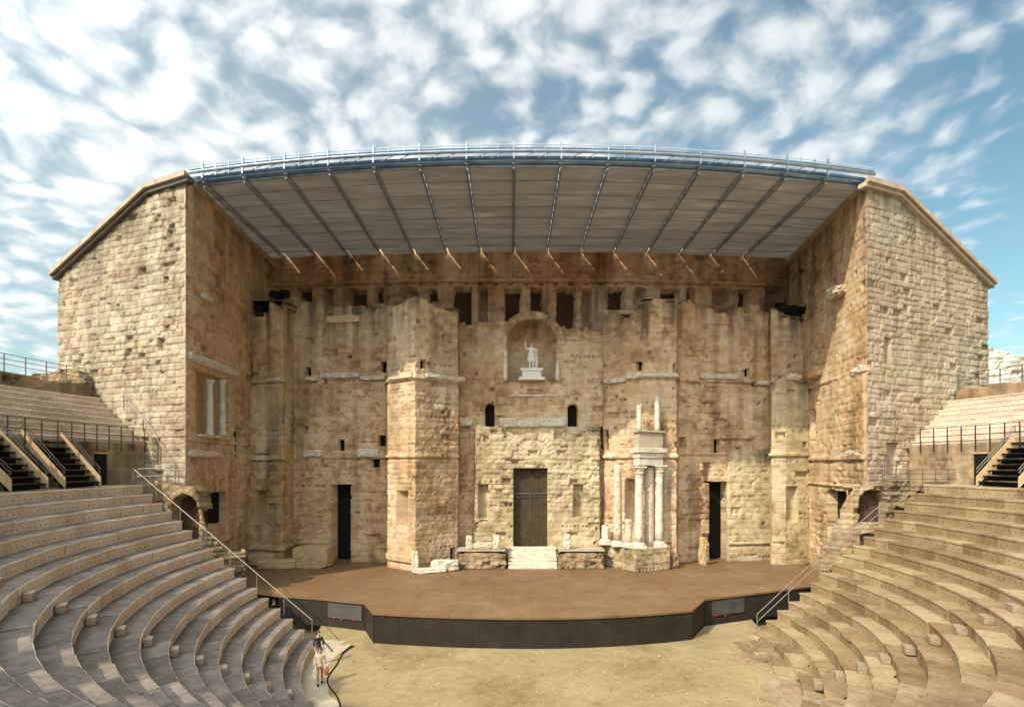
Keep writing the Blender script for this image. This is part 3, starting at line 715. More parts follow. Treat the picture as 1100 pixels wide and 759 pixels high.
# right end bay
w = Wall([bs(826, 52), bs(828.5, 51.0), bs(874, 51.0)])
w.build('end_bay', 'frons', sw, Zb, [(826, 334), (850, 338), (872, 342)], [w.rect(868, 872, 395, 405, .6), ('ledge', 0, w.len, w.z_of(850, 410), .3, .12, .3)], T=3, seed=45, top_rag=.4, grime=1.4)
w = Wall([bs(827, 50.4), bs(828.5, 49.2), bs(844, 49.0), bs(869, 49.6), bs(870, 50.6)])
w.build('pier', 'portal', sw, Zb, [(827, 432), (834, 412), (843, 405), (858, 409), (868, 414)], [w.rect(845, 857, 522, 560, .5), ('ledge', 0, w.len, w.z_of(845, 488), .3, .16, .1), w.rect(862, 867, 474, 480, .4)], T=1.2, seed=47, top_rag=.42, missing=.03, hole=.08)
blockpart(w, 845, 858, 402, 408, .4, seed=30)

# statue in the niche
def skin_mesh(name, verts, edges, mat, parent, roots=(0,), sub=1):
    """verts: (x,y,z,rx[,ry])"""
    me = bpy.data.meshes.new(name); me.from_pydata([v[:3] for v in verts], edges, [])
    o = link(name, me, mat, parent)
    sk = o.modifiers.new('skin', 'SKIN'); sk.use_smooth_shade = True; sk.branch_smoothing = .4
    for i, v in enumerate(verts):
        d = me.skin_vertices[0].data[i]; d.radius = (v[3], v[4] if len(v) > 4 else v[3]); d.use_root = i in roots
    if sub: ss = o.modifiers.new('sub', 'SUBSURF'); ss.levels = sub; ss.render_levels = sub
    return o
st = thing('statue', 'white marble emperor statue with raised arm standing in the arched niche', 'statue', (1.8, 49.6, zn))
sx, sy = 1.76, 50.2; h = 2.35 / 1.8
def sv(x, y, z, r, r2=None): return (sx + x * h, sy + y * h, zn + 1.02 + z * h, r * h, (r2 or r) * h)
V = [sv(0, 0, .98, .17, .13), sv(0, 0, 1.18, .15, .12), sv(0, 0, 1.38, .19, .13), sv(0, 0, 1.52, .07), sv(0, -.02, 1.66, .10), sv(0, 0, 1.78, .07),
     sv(-.22, 0, 1.44, .08), sv(-.40, -.05, 1.40, .065), sv(-.42, -.12, 1.66, .05), sv(-.42, -.13, 1.86, .05),
     sv(.22, 0, 1.44, .08), sv(.32, -.03, 1.18, .07), sv(.26, -.2, 1.02, .055), sv(.22, -.26, 1.03, .05),
     sv(-.1, 0, .82, .13), sv(-.12, -.04, .48, .08), sv(-.13, 0, .1, .06), sv(-.14, -.12, .03, .05),
     sv(.1, 0, .82, .13), sv(.12, -.06, .48, .08), sv(.13, .04, .1, .06), sv(.16, -.08, .03, .05)]
E = [(0, 1), (1, 2), (2, 3), (3, 4), (4, 5), (2, 6), (6, 7), (7, 8), (8, 9), (2, 10), (10, 11), (11, 12), (12, 13), (0, 14), (14, 15), (15, 16), (16, 17), (0, 18), (18, 19), (19, 20), (20, 21)]
skin_mesh('figure', V, E, 'statue', st)
dm = MB(); prof = [(.30, .52), (.27, .75), (.21, 1.0), (.17, 1.15)]
n = 18; vs = []
for (r, z) in prof:
    for i in range(n):
        t = 2 * math.pi * i / n; q = r * (1 + .1 * math.cos(t * 6)); vs.append((sx + q * math.cos(t) * h, sy + q * .7 * math.sin(t) * h, zn + 1.02 + z * h))
dm.add(vs, [(k * n + i, k * n + (i + 1) % n, (k + 1) * n + (i + 1) % n, (k + 1) * n + i) for k in range(3) for i in range(n)]); dm.build('tunic', 'statue', st, True)
cm = MB(); cm.lathe((sx + .34 * h, sy + .1, zn + 1.02), [(.10 * h, .0), (.13 * h, .5 * h), (.10 * h, 1.05 * h), (.05 * h, 1.45 * h)], 10, .12, 3); cm.build('cloak', 'statue', st, True)
pd = MB(); pd.box((sx, sy, zn + .11), (2.3, 1.5, .22)).box((sx, sy, zn + .5), (1.7, 1.15, .6)).box((sx, sy, zn + .91), (1.95, 1.35, .24)); pd.build('pedestal', 'statue', st)

# ------------------------------------------------------------------ columns
def column(name, label, c, H, r, mat='marble', cap=True, base=True, broken=False, group=None, seed=1):
    t = thing(name, label, 'column', c, group); rr = random.Random(seed); bh = 0
    if base:
        bm = MB(); bm.box((c[0], c[1], c[2] + r * .3), (r * 3, r * 3, r * .6)); bm.lathe((c[0], c[1], c[2] + r * .6), [(r * 1.45, 0), (r * 1.5, r * .2), (r * 1.3, r * .4), (r * 1.12, r * .7)], 16); bm.build('base', 'marble', t, False); bh = r * 1.25
    ch = r * 2.5 if cap else 0; hs = H - bh - ch; prof = []
    for k in range(9):
        u = k / 8; prof.append((r * (1.0 - .14 * u * u), u * hs))
    sm = MB(); sm.lathe((c[0], c[1], c[2] + bh), prof, 16, .035 if not broken else .07, seed)
    if broken:
        for i in range(16): x, y, z = sm.v[8 * 16 + i]; sm.v[8 * 16 + i] = (x, y, z + rr.uniform(-.35, .1) * r * 2)
    sm.build('shaft', mat, t, True)
    if cap:
        cm = MB(); z = c[2] + H - ch
        cm.lathe((c[0], c[1], z), [(r * .95, 0), (r * 1.0, ch * .1), (r * .92, ch * .16), (r * 1.25, ch * .38), (r * 1.05, ch * .45), (r * 1.45, ch * .72), (r * 1.2, ch * .78), (r * 1.5, ch * .86)], 12, .09, seed + 5)
        cm.box((c[0], c[1], z + ch * .93), (r * 2.9, r * 2.9, ch * .13)); cm.build('capital', 'marble', t)
    return t
PZ = 3.7                                               # top of the column podium
pod = thing('column_podium', 'low angular stone podium carrying the standing marble columns', 'podium', (10.5, 47, ZS))
pp = [bs(645, 49.5), bs(683, 45.4), bs(720, 46.9), bs(722, 48.8)]
w = Wall(pp[:3]); pm = MB(); pm.prism([bs(646, 49.7), bs(683, 45.6), bs(719.6, 47.1), bs(722, 48.8), bs(690, 48.8)], ZS, PZ); pm.build('core', 'paving', pod)
w.build('face', 'portal', pod, ZS, [(645, HY - (PZ - CZ) * F / w.Y(645)), (683, HY - (PZ - CZ) * F / w.Y(683)), (720, HY - (PZ - CZ) * F / w.Y(720))], [w.rect(648, 659, 598, 612, .5)], T=.7, seed=51, course=.45, hole=0, rough=.04)
def colpos(px, Y): return ((px - CX) / F * Y, Y, PZ)
column('column', 'tall smooth white column, left front support of the entablature fragment', colpos(686.5, 46.5), 6.75, .36, seed=1)
column('column', 'tall smooth white column, right front support of the entablature fragment', colpos(708, 47.2), 6.85, .36, seed=2)
column('column', 'tall mottled column without capital standing left of the white columns', colpos(663.5, 47.45), 6.9, .36, 'brown_col', cap=False, seed=3)
column('column', 'mottled brown column standing behind and between the two white columns', colpos(697.5, 47.3), 6.7, .42, 'brown_col', cap=False, base=False, seed=4)
column('column', 'broken low white column stump at the left corner of the column podium', colpos(650.5, 48.6), 1.6, .36, cap=False, broken=True, seed=5)
column('column', 'broken pale column stump between mottled column and white column', colpos(675, 46.75), 2.35, .33, 'brown_col', cap=False, broken=True, seed=6)
en = thing('entablature', 'carved white marble entablature fragment resting on two tall columns', 'entablature', (11.4, 46.9, PZ + 6.8))
yw = math.atan2(.7, 1.75); cx, cy, z0 = 11.45, 46.9, PZ + 6.82
e = MB(); e.rough((cx, cy, z0 + .3), (2.35, .85, .6), yw, .05, 5, 1); e.rough((cx, cy, z0 + .83), (2.5, 1.0, .42), yw, .06, 5, 2); e.rough((cx, cy, z0 + 1.27), (2.85, 1.3, .42), yw, .08, 6, 3); e.build('frieze', 'marble', en)
e = MB(); e.rough((cx, cy + .15, z0 + 2.12), (2.4, .9, 1.25), yw, .04, 4, 4); e.rough((cx, cy + .1, z0 + 2.83), (2.75, 1.1, .16), yw, .1, 4, 5); e.build('attic_block', 'wing', en)
zt = z0 + 2.92
column('column', 'short broken white column on top of the entablature, left one', (cx - .82, cy - .22, zt), 2.2, .23, cap=False, base=False, broken=True, seed=7)
column('column', 'slimmer taller white column on top of the entablature, right one', (cx + .82, cy + .3, zt), 2.95, .23, cap=False, base=False, broken=True, seed=8)
column('column', 'small white column at the left edge of the statue niche', ((543 - CX) / F * 50.1, 50.1, zn - .02), 2.7, .2, cap=False, base=False, seed=9)
column('column', 'small low white column at the right edge of the statue niche', ((599 - CX) / F * 50.1, 50.1, zn - .02), 1.7, .2, cap=False, base=False, broken=True, seed=10)

# steps and blocks in front of the great door
stp = thing('stone_steps', 'pale stone steps rising to the great central door', 'steps', (1.75, 47.5, ZS))
for k in range(6):
    hh = (k + 1) * .265; d0 = 47.05 + k * .33
    MB().rough((1.75, (d0 + 49.4) / 2, ZS + hh - .1325), (4.15, 49.4 - d0, .262), 0, .08, 4, 60 + k).build('step', 'marble', stp)
for k, (x0, x1, lb) in enumerate(((491.5, 543.5, 'coarse stone block left of the central steps, topped with broken stumps'), (599, 648.5, 'coarse stone block right of the central steps beside the column podium'))):
    t = thing('podium_block', lb, 'podium', ((x0 + x1 - 1100) / 2 / F * 47, 48, ZS))
    w = Wall([bs(x0, 49.2), bs(x0 + .5, 47.0), bs(x1 - .5, 47.0), bs(x1, 49.2)])
    zz = 3.45; w.build('masonry', 'rubble', t, ZS, [(x0, HY - (zz - CZ) * F / 47.), (x1, HY - (zz - CZ) * F / 47.)], T=.6, seed=70 + k, course=.3, blk=(.35, .8), amp=.06, rough=.08, hole=0, missing=.02)
    MB().box(((x0 + x1 - 1100) / 2 / F * 48.2, 48.25, zz - .12), ((x1 - x0) / F * 48 - .1, 1.9, .16)).build('top_slab', 'paving', t)
def stone(label, px, py, Y, d, yaw=0, mat='marble', seed=1, name='stone_block', cat='stone block', z=None, amt=.16):
    c = W(px, py, Y); zz = (z if z is not None else c[2]) + d[2] / 2
    return tag(MB().rough((c[0], c[1], zz), d, yaw, amt, 5, seed).build(name, mat), label, cat)
stone('small upright stone stump on the left end of the left podium block', 504, 590, 47.6, (.5, .5, 1.1), .2, 'marble', 81, z=3.44)
stone('low worn marble slab lying between two stumps on the left podium block', 518, 590, 47.8, (1.6, .6, .5), .05, 'marble', 82, z=3.44)
stone('upright stone stump next to the steps on the left podium block', 533.5, 590, 47.6, (.55, .5, 1.15), -.1, 'marble', 83, z=3.44)
stone('upright stone stump on the right podium block', 609.5, 590, 47.6, (.55, .5, 1.2), .1, 'marble', 84, z=3.44)
stone('pale upright broken pillar at the foot of the left tower', 446, 611, 45.6, (.55, .55, 1.7), .1, 'marble', 85, z=ZS)
stone('long low marble kerb stone lying before the left tower', 462, 610, 45.5, (2.6, .7, .4), .18, 'marble', 86, z=ZS)
stone('raised marble block at the right end of the kerb stone', 478, 608, 46.2, (2.2, .8, .95), .3, 'marble', 87, z=ZS)
stone('weathered broken statue stump beside the right stage door', 755, 598, 48.9, (.55, .5, 2.4), .2, 'frons', 88, z=ZS, amt=.3)
stone('small rough stump at the right foot of the column podium', 724, 606, 47.6, (.6, .6, 1.2), .5, 'rubble', 89, z=ZS, amt=.25)
stone('large squared stone base left of the left stage door', 337, 600, 48.4, (3.0, 2.2, 1.75), .0, 'frons', 90, z=ZS, amt=.06)
stone('flat squared stone slab lying before the left pilaster', 300, 604, 47.6, (3.1, 1.5, .75), .06, 'frons', 91, z=ZS, amt=.1)
stone('worn plinth stone under the pilaster at the left end of the stage wall', 283, 598, 48.9, (2.2, 1.2, 1.0), .02, 'frons', 92, z=ZS, amt=.1)

# ------------------------------------------------------------------ wing towers
def wing(side):
    if side == 0:
        A, B, far = np.array((-22.2, 38.)), np.array((-34.8, 42.8)), np.array((-23.75, 56.))
        lab = 'tall stone wing tower left of the stage with two marble columns in its inner niche'
    else:
        A, B, far = np.array((24.8, 39.)), np.array((38.2, 44.8)), np.array((27.3, 56.))
        lab = 'tall stone wing tower right of the stage with a sunlit inner wall'
    t = thing('wing_tower', lab, 'tower', (*((A + B) / 2), 0))
    u1 = (A - B) / np.linalg.norm(A - B) if side == 0 else (B - A) / np.linalg.norm(B - A); u2 = (far - A) / np.linalg.norm(far - A) if side == 0 else (A - far) / np.linalg.norm(A - far)
    q = np.array((u1[1], -u1[0])) + np.array((u2[1], -u2[0])); mit = q / (np.dot(q, q) / 2); mk = {'n1' if side == 0 else 'n0': mit}; mk2 = {'n0' if side == 0 else 'n1': mit}
    if side == 0:
        w = Wall([B, A]); top = [(61, 296), (150, 214), (166, 205), (199, 195)]
        ft = [w.rect(169, 176, 363, 376, .6, .08), w.rect(175, 180, 297, 303, .5, .05), w.rect(163, 172, 470, 499, .8)]
    else:
        w = Wall([A, B]); top = [(932, 198), (963, 207), (1060, 307)]
        ft = [w.rect(950, 958, 363, 390, .7, .12), w.rect(953, 966, 475, 511, .9)]
    w.build('front_wall', 'wing', t, 0, top, ft, T=1.6, res=.062, course=.45, blk=(.45, .95), amp=.05, joint=.075, rough=.03, hole=.012, missing=.022, dots=0, crisp=True, seed=91 + side, grime=1.1, btone=.42, wmin=.45, **mk)
    wf = w
    if side == 0:
        c, yaw = w.point(167.5, 485, -.6); MB().box(c, (.7, .08, 2.2), yaw).build('door', 'door', t)
    else:
        c, yaw = w.point(959.5, 493, -.6); MB().box(c, (.95, .08, 2.5), yaw).build('door', 'rail_metal', t)
    # inner wall
    d = (far - A) / np.linalg.norm(far - A)
    if side == 0:
        w = Wall([A, far])
        top = [(CX + F * p[0] / p[1], HY - (zt - CZ) * F / p[1]) for p, zt in ((A + d * .1, 30.1), (far - d * .1, 30.95))]
        ft = [w.rect(210, 246, 402, 468, .7), w.rect(216, 243, 529, 563, 1.3, .15), w.rect(246, 250.5, 265, 276, .6), w.rect(232, 237.5, 296, 311, .6), w.rect(217, 221.5, 371, 378, .5), w.rect(257, 262, 378, 398, .6), w.rect(253, 260.5, 458, 484, .7, .1),
              w.rect(213, 253, 313, 314.5, .12), w.rect(226, 254, 317, 345, .1), w.rect(206, 207.5, 291, 295, .4), ('ledge', w.s_of(204), w.s_of(255), w.z_of(230, 402), .25, -.08, .2), ('ledge', 0, w.len, w.z_of(230, 474), .2, .08, .35)]
    else:
        w = Wall([far, A])
        top = [(CX + F * p[0] / p[1], HY - (zt - CZ) * F / p[1]) for p, zt in ((A + d * .1, 30.1), (far - d * .1, 30.95))]
        ft = [w.rect(880, 884, 272, 284, .6), w.rect(894, 898.5, 300, 316, .6, .06), w.rect(892, 911, 527, 587, 1.3, .1), ('ledge', 0, w.len, w.z_of(900, 492), .3, .14, .1), ('ledge', 0, w.len, w.z_of(900, 406), .3, .14, .3), ('ledge', 0, w.len, w.z_of(900, 521), .16, .1, .1),
              w.rect(918, 921, 290, 297, .4), w.rect(871, 876, 440, 475, .7, .1), ('pier', w.s_of(884), w.len, 0, w.z_of(900, 408), .22)]
    w.build('inner_wall', 'inner' if side == 0 else 'frons', t, .5, top, ft, T=3, res=.085, course=.5, blk=(.7, 1.5), amp=.035, joint=.05, hole=.2, seed=95 + side, missing=.015, **mk2)
    if side == 0: dark(w, t, .6, (246, 250.5, 265, 276), (232, 237.5, 296, 311), (217, 221.5, 371, 378), (257, 262, 378, 398), (253, 260.5, 458, 484), (215, 246, 526, 566))
    else: dark(w, t, .6, (880, 884, 272, 284), (893, 899, 299, 317), (890, 913, 525, 590), (871, 876, 440, 475))
    if side == 0: dark(wf, t, .42, (168, 177, 362, 377), (174, 181, 296, 304))
    else: dark(wf, t, .5, (949, 959, 362, 391))
    if side == 0:
        blockpart(w, 205, 256, 389, 397, .32, seed=41, parent=t, name='lintel', amt=.1); blockpart(w, 203, 235, 483.5, 490.5, .22, seed=42, parent=t, amt=.08); blockpart(w, 214, 246, 467.5, 470.5, .25, seed=43, parent=t, name='sill'); blockpart(w, 216, 224, 317, 323, .4, seed=44, parent=t)
        for k, px in enumerate((224.5, 238)):
            c, _ = w.point(px, 468, .05); z1 = w.z_of(px, 408); cm = MB()
            cm.lathe((c[0], c[1], c[2]), [(.32, 0), (.34, .15), (.25, .35), (.25, .5), (.235, (z1 - c[2]) * .6), (.215, z1 - c[2] - .45), (.3, z1 - c[2] - .25), (.26, z1 - c[2] - .2), (.38, z1 - c[2])], 14, .03, k); cm.build('column', 'marble', t, True)
    else:
        blockpart(w, 895, 928, 483, 489, .25, seed=46, parent=t, amt=.08); blockpart(w, 918, 932, 394, 401, .35, seed=47, parent=t)
        c, yaw = w.point(905, 313, .3); MB().rough(c, (1.6, 1.1, .8), yaw + .3, .25, 5, 48).build('corbel', 'wing', t)
        c, yaw = w.point(879, 400, .3); MB().rough(c, (1.8, .9, .9), yaw, .25, 5, 49).build('corbel', 'frons', t)
    # body behind the two faces
    nB = (B - A) / np.linalg.norm(B - A); pxs = [(CX + F * p[0] / p[1]) for p in (A, B)]
    prof = [(199 if side == 0 else 932, 196), (163 if side == 0 else 964, 209), (62 if side == 0 else 1060, 299 if side == 0 else 308)]
    bot = []; q = []
    for px, py in prof:
        S = wf.s_of(px); p, i = wf.at(np.array([S])); p = p[0]; q.append((p, zed(py, p[1]) - .75))
    q = [(np.array(p) + nB * e, z) for (p, z), e in zip(q, (.9, 0, -.5))]
    off0, off1 = np.array((0, 1.)) * 1.0, np.array((0, 1.)) * 17 + (far - A) * np.array((.9, 0))
    front = [(q[0][0] + off0, 0)] + [(p + off0, z) for p, z in q] + [(q[2][0] + off0, 0)]
    back = [(p - off0 + off1, z) for p, z in front]; n = 5
    vs = [(*p, z) for p, z in front] + [(*p, z) for p, z in back]
    MB().add(vs, [tuple(range(n)), tuple(range(n, 2 * n))[::-1]] + [(i, n + i, n + (i + 1) % n, (i + 1) % n) for i in range(n)]).build('body', 'wing', t)
    # sloping cap along the gable
    cap = MB(); trim = MB()
    cp = [(205, 186), (161, 200), (60, 293)] if side == 0 else [(926, 192), (964, 203), (1064, 302)]
    pts = []
    for px, py in cp:
        S = wf.s_of(px); p, i = wf.at(np.array([S])); p = p[0]
        k = (px - CX) / F; a, dd = A, nB; tt = (k * a[1] - a[0]) / (dd[0] - k * dd[1]); p = a + dd * tt
        pts.append((p, zed(py, p[1])))
    nn = np.array((nB[1], -nB[0])); nn = nn if nn[1] < 0 else -nn
    for mb, th, pr, dz in ((cap, .34, .5, .0), (trim, .3, .28, -.3)):
        ring = []
        for p, z in pts:
            for (o_, hgt) in ((pr, 0), (pr, -th), (-16.5 if mb is cap else -.3, -th), (-16.5 if mb is cap else -.3, 0)):
                base = p + nn * o_ if o_ > -1 else p + (far - A) * .98
                ring.append((base[0], base[1], z + hgt + dz))
        m = len(pts); fs = [(0, 1, 2, 3), (4 * m - 1, 4 * m - 2, 4 * m - 3, 4 * m - 4)]
        for i in range(m - 1):
            for k in range(4): fs.append((4 * i + k, 4 * i + 4 + k, 4 * i + 4 + (k + 1) % 4, 4 * i + (k + 1) % 4))
        mb.add(ring, fs)
    cap.build('roof_cap', 'pale_roof', t); trim.build('cornice', 'rail_metal' if side == 0 else 'pale_roof', t)
    return t
wing(0); wing(1)

# ------------------------------------------------------------------ modern roof
rf = thing('stage_roof', 'modern steel canopy roof with fabric panels and blue front edge over the stage wall', 'roof', (1.2, 45, 29))
def roofY(x):
    u = (x - 1.0) / 23.0; return 36.9 + 2.6 * u * u
def backY(x):
    px = CX + x / 54 * F; return 53.4 + ((px - 565) / 280) ** 2 * 1.6
ZF, ZBk = 30.25, 30.95
ribs = [.12 + 3.07 * k for k in range(-7, 8)]
xs = [-22.45] + ribs + [25.15]
def rz(x, y): f = (y - roofY(x)) / (backY(x) - roofY(x)); return ZF + (ZBk - ZF) * f
def shift(x, u): return x * (1 + .04 * u) - (.9 * u if x < -22 else 0) + (1.45 * u if x > 25 else 0)            # ribs spread very slightly towards the wall
for a, b in zip(xs[:-1], xs[1:]):
    g = .05; m = MB(); vs = []; n = 24
    for i in range(n + 1):
        u = i / n; gg = g
        for x, s_ in ((a, 1), (b, -1)):
            y = roofY(x) + (backY(x) - roofY(x)) * u * 1.035; xx = shift(x, u) + s_ * (.205 if (u > .88 and s_ > 0 and a > -22) else gg); z = rz(x, y)
            vs += [(xx, y, z), (xx, y, z + .16)]
    fs = []
    for i in range(n):
        q = 4 * i; p = q + 4
        fs += [(q, q + 2, p + 2, p)[::-1], (q + 1, p + 1, p + 3, q + 3)[::-1], (q, p, p + 1, q + 1)[::-1], (q + 2, q + 3, p + 3, p + 2)[::-1]]
    fs += [(0, 1, 3, 2)[::-1], (4 * n, 4 * n + 2, 4 * n + 3, 4 * n + 1)[::-1]]
    m.add(vs, fs).build('roof_panel', 'panel', rf)
for x in ribs:
    m = MB(); n = 26; y0, y1 = roofY(x) - .55, backY(x) - .2; pb = None
    for i in range(n + 1):
        u = i / n; y = y0 + (y1 - y0) * u; xx = shift(x, u); zt_ = rz(x, max(y, roofY(x))) - .06; zb_ = zt_ - .32 + .08 * u
        cur = [(xx - .085, y, zt_), (xx + .085, y, zt_), (xx, y, zb_)]
        if pb:
            m.tube(pb[0], cur[0], .035, 5).tube(pb[1], cur[1], .035, 5).tube(pb[2], cur[2], .05, 5)
            m.tube(pb[2] if i % 2 else pb[0], cur[0] if i % 2 else cur[2], .025, 4).tube(pb[2] if i % 2 else pb[1], cur[1] if i % 2 else cur[2], .025, 4)
        pb = cur
    m.build('truss', 'truss', rf)
# purlins across the panels
for u in (.12, .25, .38, .51, .64, .77, .9):
    m = MB(); pts = []
    for i in range(41):
        x = -22.5 + 48 * i / 40; y = roofY(x) + (backY(x) - roofY(x)) * u; pts.append((shift(x, u), y, rz(x, y) - .035))
    m.path(pts, .018, 5).build('purlin', 'panel', rf)
# front edge: blue steel fascia, tubes, white guard rail, posts
def front_pts(dy, z, x0=-22.4, x1=25.3, n=48): return [(x0 + (x1 - x0) * i / n, roofY(x0 + (x1 - x0) * i / n) + dy, z) for i in range(n + 1)]
fa = MB(); A_ = front_pts(-.1, ZF + .02); B_ = front_pts(-.6, ZF + .34); n = len(A_)
vs = [p for p in A_] + [p for p in B_] + [(p[0], p[1] + .05, p[2] + .06) for p in A_] + [(p[0], p[1] + .05, p[2] + .06) for p in B_]
fa.add(vs, [(i, n + i, n + i + 1, i + 1) for i in range(n - 1)] + [(2 * n + i, 2 * n + i + 1, 3 * n + i + 1, 3 * n + i) for i in range(n - 1)]); fa.build('fascia', 'blue_steel', rf)
for (dy, z, r, mt) in ((-.15, ZF - .06, .09, 'truss'), (-.5, ZF + .12, .06, 'blue_steel'), (-.85, ZF + .55, .11, 'truss'), (-.8, ZF + .78, .05, 'blue_steel')):
    MB().path(front_pts(dy, z), r, 8).build('edge_tube', mt, rf)
gu = MB(); A_ = front_pts(-.72, ZF + .66); vs = []
for p in A_: vs += [(p[0], p[1], p[2]), (p[0], p[1], p[2] + .17), (p[0], p[1] + .04, p[2]), (p[0], p[1] + .04, p[2] + .17)]
gu.add(vs, [(4 * i, 4 * i + 4, 4 * i + 5, 4 * i + 1) for i in range(n - 1)] + [(4 * i + 2, 4 * i + 3, 4 * i + 7, 4 * i + 6) for i in range(n - 1)] + [(4 * i + 1, 4 * i + 5, 4 * i + 7, 4 * i + 3) for i in range(n - 1)]); gu.build('guard_panel', 'white_rail', rf)
MB().path(front_pts(-.7, ZF + 1.05), .03, 5).build('guard_rail', 'white_rail', rf)
for x in ribs:
    y = roofY(x) - .8; MB().box((x, y, ZF + .62), (.09, .16, 1.1)).tube((x, y, ZF + .1), (x, y + .65, ZF - .2), .06, 6).build('edge_post', 'truss', rf)

for x in [q + 3.07 * f for q in ribs[:-1] for f in (1 / 3, 2 / 3)]:
    y = roofY(x) - .82; MB().box((x, y, ZF + .62), (.04, .08, .9)).tube((x - .5, y, ZF + .12), (x + .5, y, ZF + .55), .025, 5).build('edge_strut', 'truss', rf)

# ------------------------------------------------------------------ ruins beside the seats
def ruin(name, label, pts, z0, top, feats, T, seed, mat='rubble', cat='ruin', **kw):
    w = Wall(pts); t = thing(name, label, cat, (pts[0][0], pts[0][1], z0)); fl = feats(w) if feats else []
    for f in fl:
        if f[0] == 'arch':                                 # dark board standing in for the shade inside the arch
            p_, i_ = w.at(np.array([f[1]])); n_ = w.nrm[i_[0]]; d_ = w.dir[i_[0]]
            MB().box((p_[0][0] - n_[0] * .85, p_[0][1] - n_[1] * .85, (f[2] + f[3] + f[4]) / 2), (f[4] * 2.05, .08, f[3] + f[4] - f[2]), math.atan2(d_[1], d_[0])).build('vault_shade', 'recess_shade', t)
    w.build('masonry', mat, t, z0, top, feats(w) if feats else [], T=T, seed=seed, course=.35, blk=(.35, .9), amp=.09, joint=.09, rough=.14, missing=.06, top_rag=.42, hole=.03, **kw); return w, t
ruin('ruined_arch', 'ruined vaulted passage with small stone arch below the left wing tower', [(-26.4, 37.3), (-20.6, 37.1), (-18.3, 38.4)], 0,
     [(128, 512), (176, 516), (190, 522), (207, 522), (214, 530), (219, 556), (223, 568), (232, 572), (240, 584), (248, 594)],
     lambda w: [('arch', w.s_of(199), w.z_of(199, 580), w.z_of(199, 545), .85, -1.0), ('vous', w.s_of(199), w.z_of(199, 545), .85, 1.2, .12)], 1.25, 111)
ruin('ruined_arch', 'ruined rubble vault with dark arched opening below the right wing tower', [(21.3, 38.8), (22.9, 37.5), (30.6, 37.7)], 0,
     [(878, 592), (895, 560), (910, 536), (918, 522), (950, 517), (1012, 516)],
     lambda w: [('arch', w.s_of(938), w.z_of(938, 562), w.z_of(938, 541), .95, -1.0), w.rect(925, 950, 575, 600, .7, .2), w.rect(962, 978, 545, 560, .4, .2)], 1.25, 113)
ruin('ruined_wall', 'broken rubble stub at the foot of the left wing tower behind the upper seats', [(-36.6, 42.4), (-30.6, 40.6)], 13, [(58, 402), (72, 394), (90, 398), (104, 412), (112, 428)], lambda w: [w.rect(66, 102, 412, 428, .3, .3)], 1.2, 115)
ruin('ruined_wall', 'bright crumbling wall mass rising behind the parapet of the right upper seats', [(35.0, 46.5), (38.5, 44.8), (46, 44.5)], 12, [(1018, 412), (1030, 398), (1045, 380), (1066, 373), (1080, 377), (1094, 381), (1120, 378), (1160, 385)], None, 3, 117, 'bleached')

# ------------------------------------------------------------------ rails and fences
def arc_fence(label, ta, tb, r, z, h, n, mat, rails=(1.0, .55), base_mat=None, name='fence', drop=0, group=None):
    t = thing(name, label, 'fence', (*el(r, (ta + tb) / 2), z), group)
    pts = [el(r, ta + (tb - ta) * i / n) for i in range(n + 1)]
    for p in pts: MB().box((p[0], p[1], z + h / 2 - drop / 2), (.05, .05, h + drop)).build('post', mat, t)
    for q in rails: MB().path([(p[0], p[1], z + h * q) for p in pts], .022, 5).build('rail', mat, t)
    return t
tl = t_of(28.3, 39.2); trr = t_of(28.3, 40.9, True)
arc_fence('dark metal railing with tall posts in front of the left upper seats', tl, R(20), 28.25, 11.95, 1.15, 17, 'dark_metal', (1., .5), drop=.5)
arc_fence('dark metal railing with tall posts in front of the right upper seats', math.pi - R(20), trr, 28.25, 11.95, 1.15, 18, 'dark_metal', (1., .5), drop=.5)
rb = UR0 + NU * UD + .5
arc_fence('thin wire fence on top of the left parapet wall', t_of(rb, 41.0), R(20), rb, 16.3, 1.3, 14, 'rail_metal', (1., .75, .5))
arc_fence('wire fence on top of the right parapet wall before the bright ruin', math.pi - R(20), t_of(rb, 43.0, True), rb, 16.3, 1.2, 15, 'rail_metal', (1., .6, .3))
def line_fence(name, label, pts, h, mat, nposts, rails=(1.,), cat='handrail'):
    t = thing(name, label, cat, pts[0]); P = np.array(pts, float)
    for q in rails: MB().path([(p[0], p[1], p[2] + h * q) for p in P], .027, 6).build('rail', mat, t)
    d = np.concatenate([[0], np.cumsum(np.linalg.norm(np.diff(P, axis=0), axis=1))])
    for k in range(nposts):
        s_ = d[-1] * k / (nposts - 1); p = [np.interp(s_, d, P[:, i]) for i in range(3)]
        MB().tube((p[0], p[1], p[2] - .1), (p[0], p[1], p[2] + h), .03, 6).build('post', mat, t)
    return t
def endpt(r, side, off=.25):
    if side == 0: x, y = el(r, t_of(r, 32 + (r - 13) * .3)); return (x - .0, y + off)
    x, y = el(r, t_of(r, 34 + (r - 13) * .22, True)); return (x, y + off)
def zrow(r): return (r - R0) / RD * RI + RI * .8
line_fence('handrail', 'long pale sloping handrail down the left ends of the seat rows', [(*endpt(26.6, 0), ZT), (*endpt(13.4, 0), zrow(13.4) - .2)], 1.05, 'pale_rail', 8)
line_fence('handrail', 'sloping pale handrail down the lower right ends of the seat rows', [(*endpt(22.4, 1), zrow(22.4)), (*endpt(17, 1), zrow(17)), (*endpt(13.3, 1), zrow(13.3) - .3)], 1.05, 'pale_rail', 5, (1., .55))
line_fence('guard_rail', 'short pale guard rail on the landing above the left ruined arch', [(-24.6, 36.7, 9.3), (-22.9, 36.9, 9.35), (-21.8, 37.6, 9.35)], 1.0, 'pale_rail', 5, (1., .5), 'guard rail')
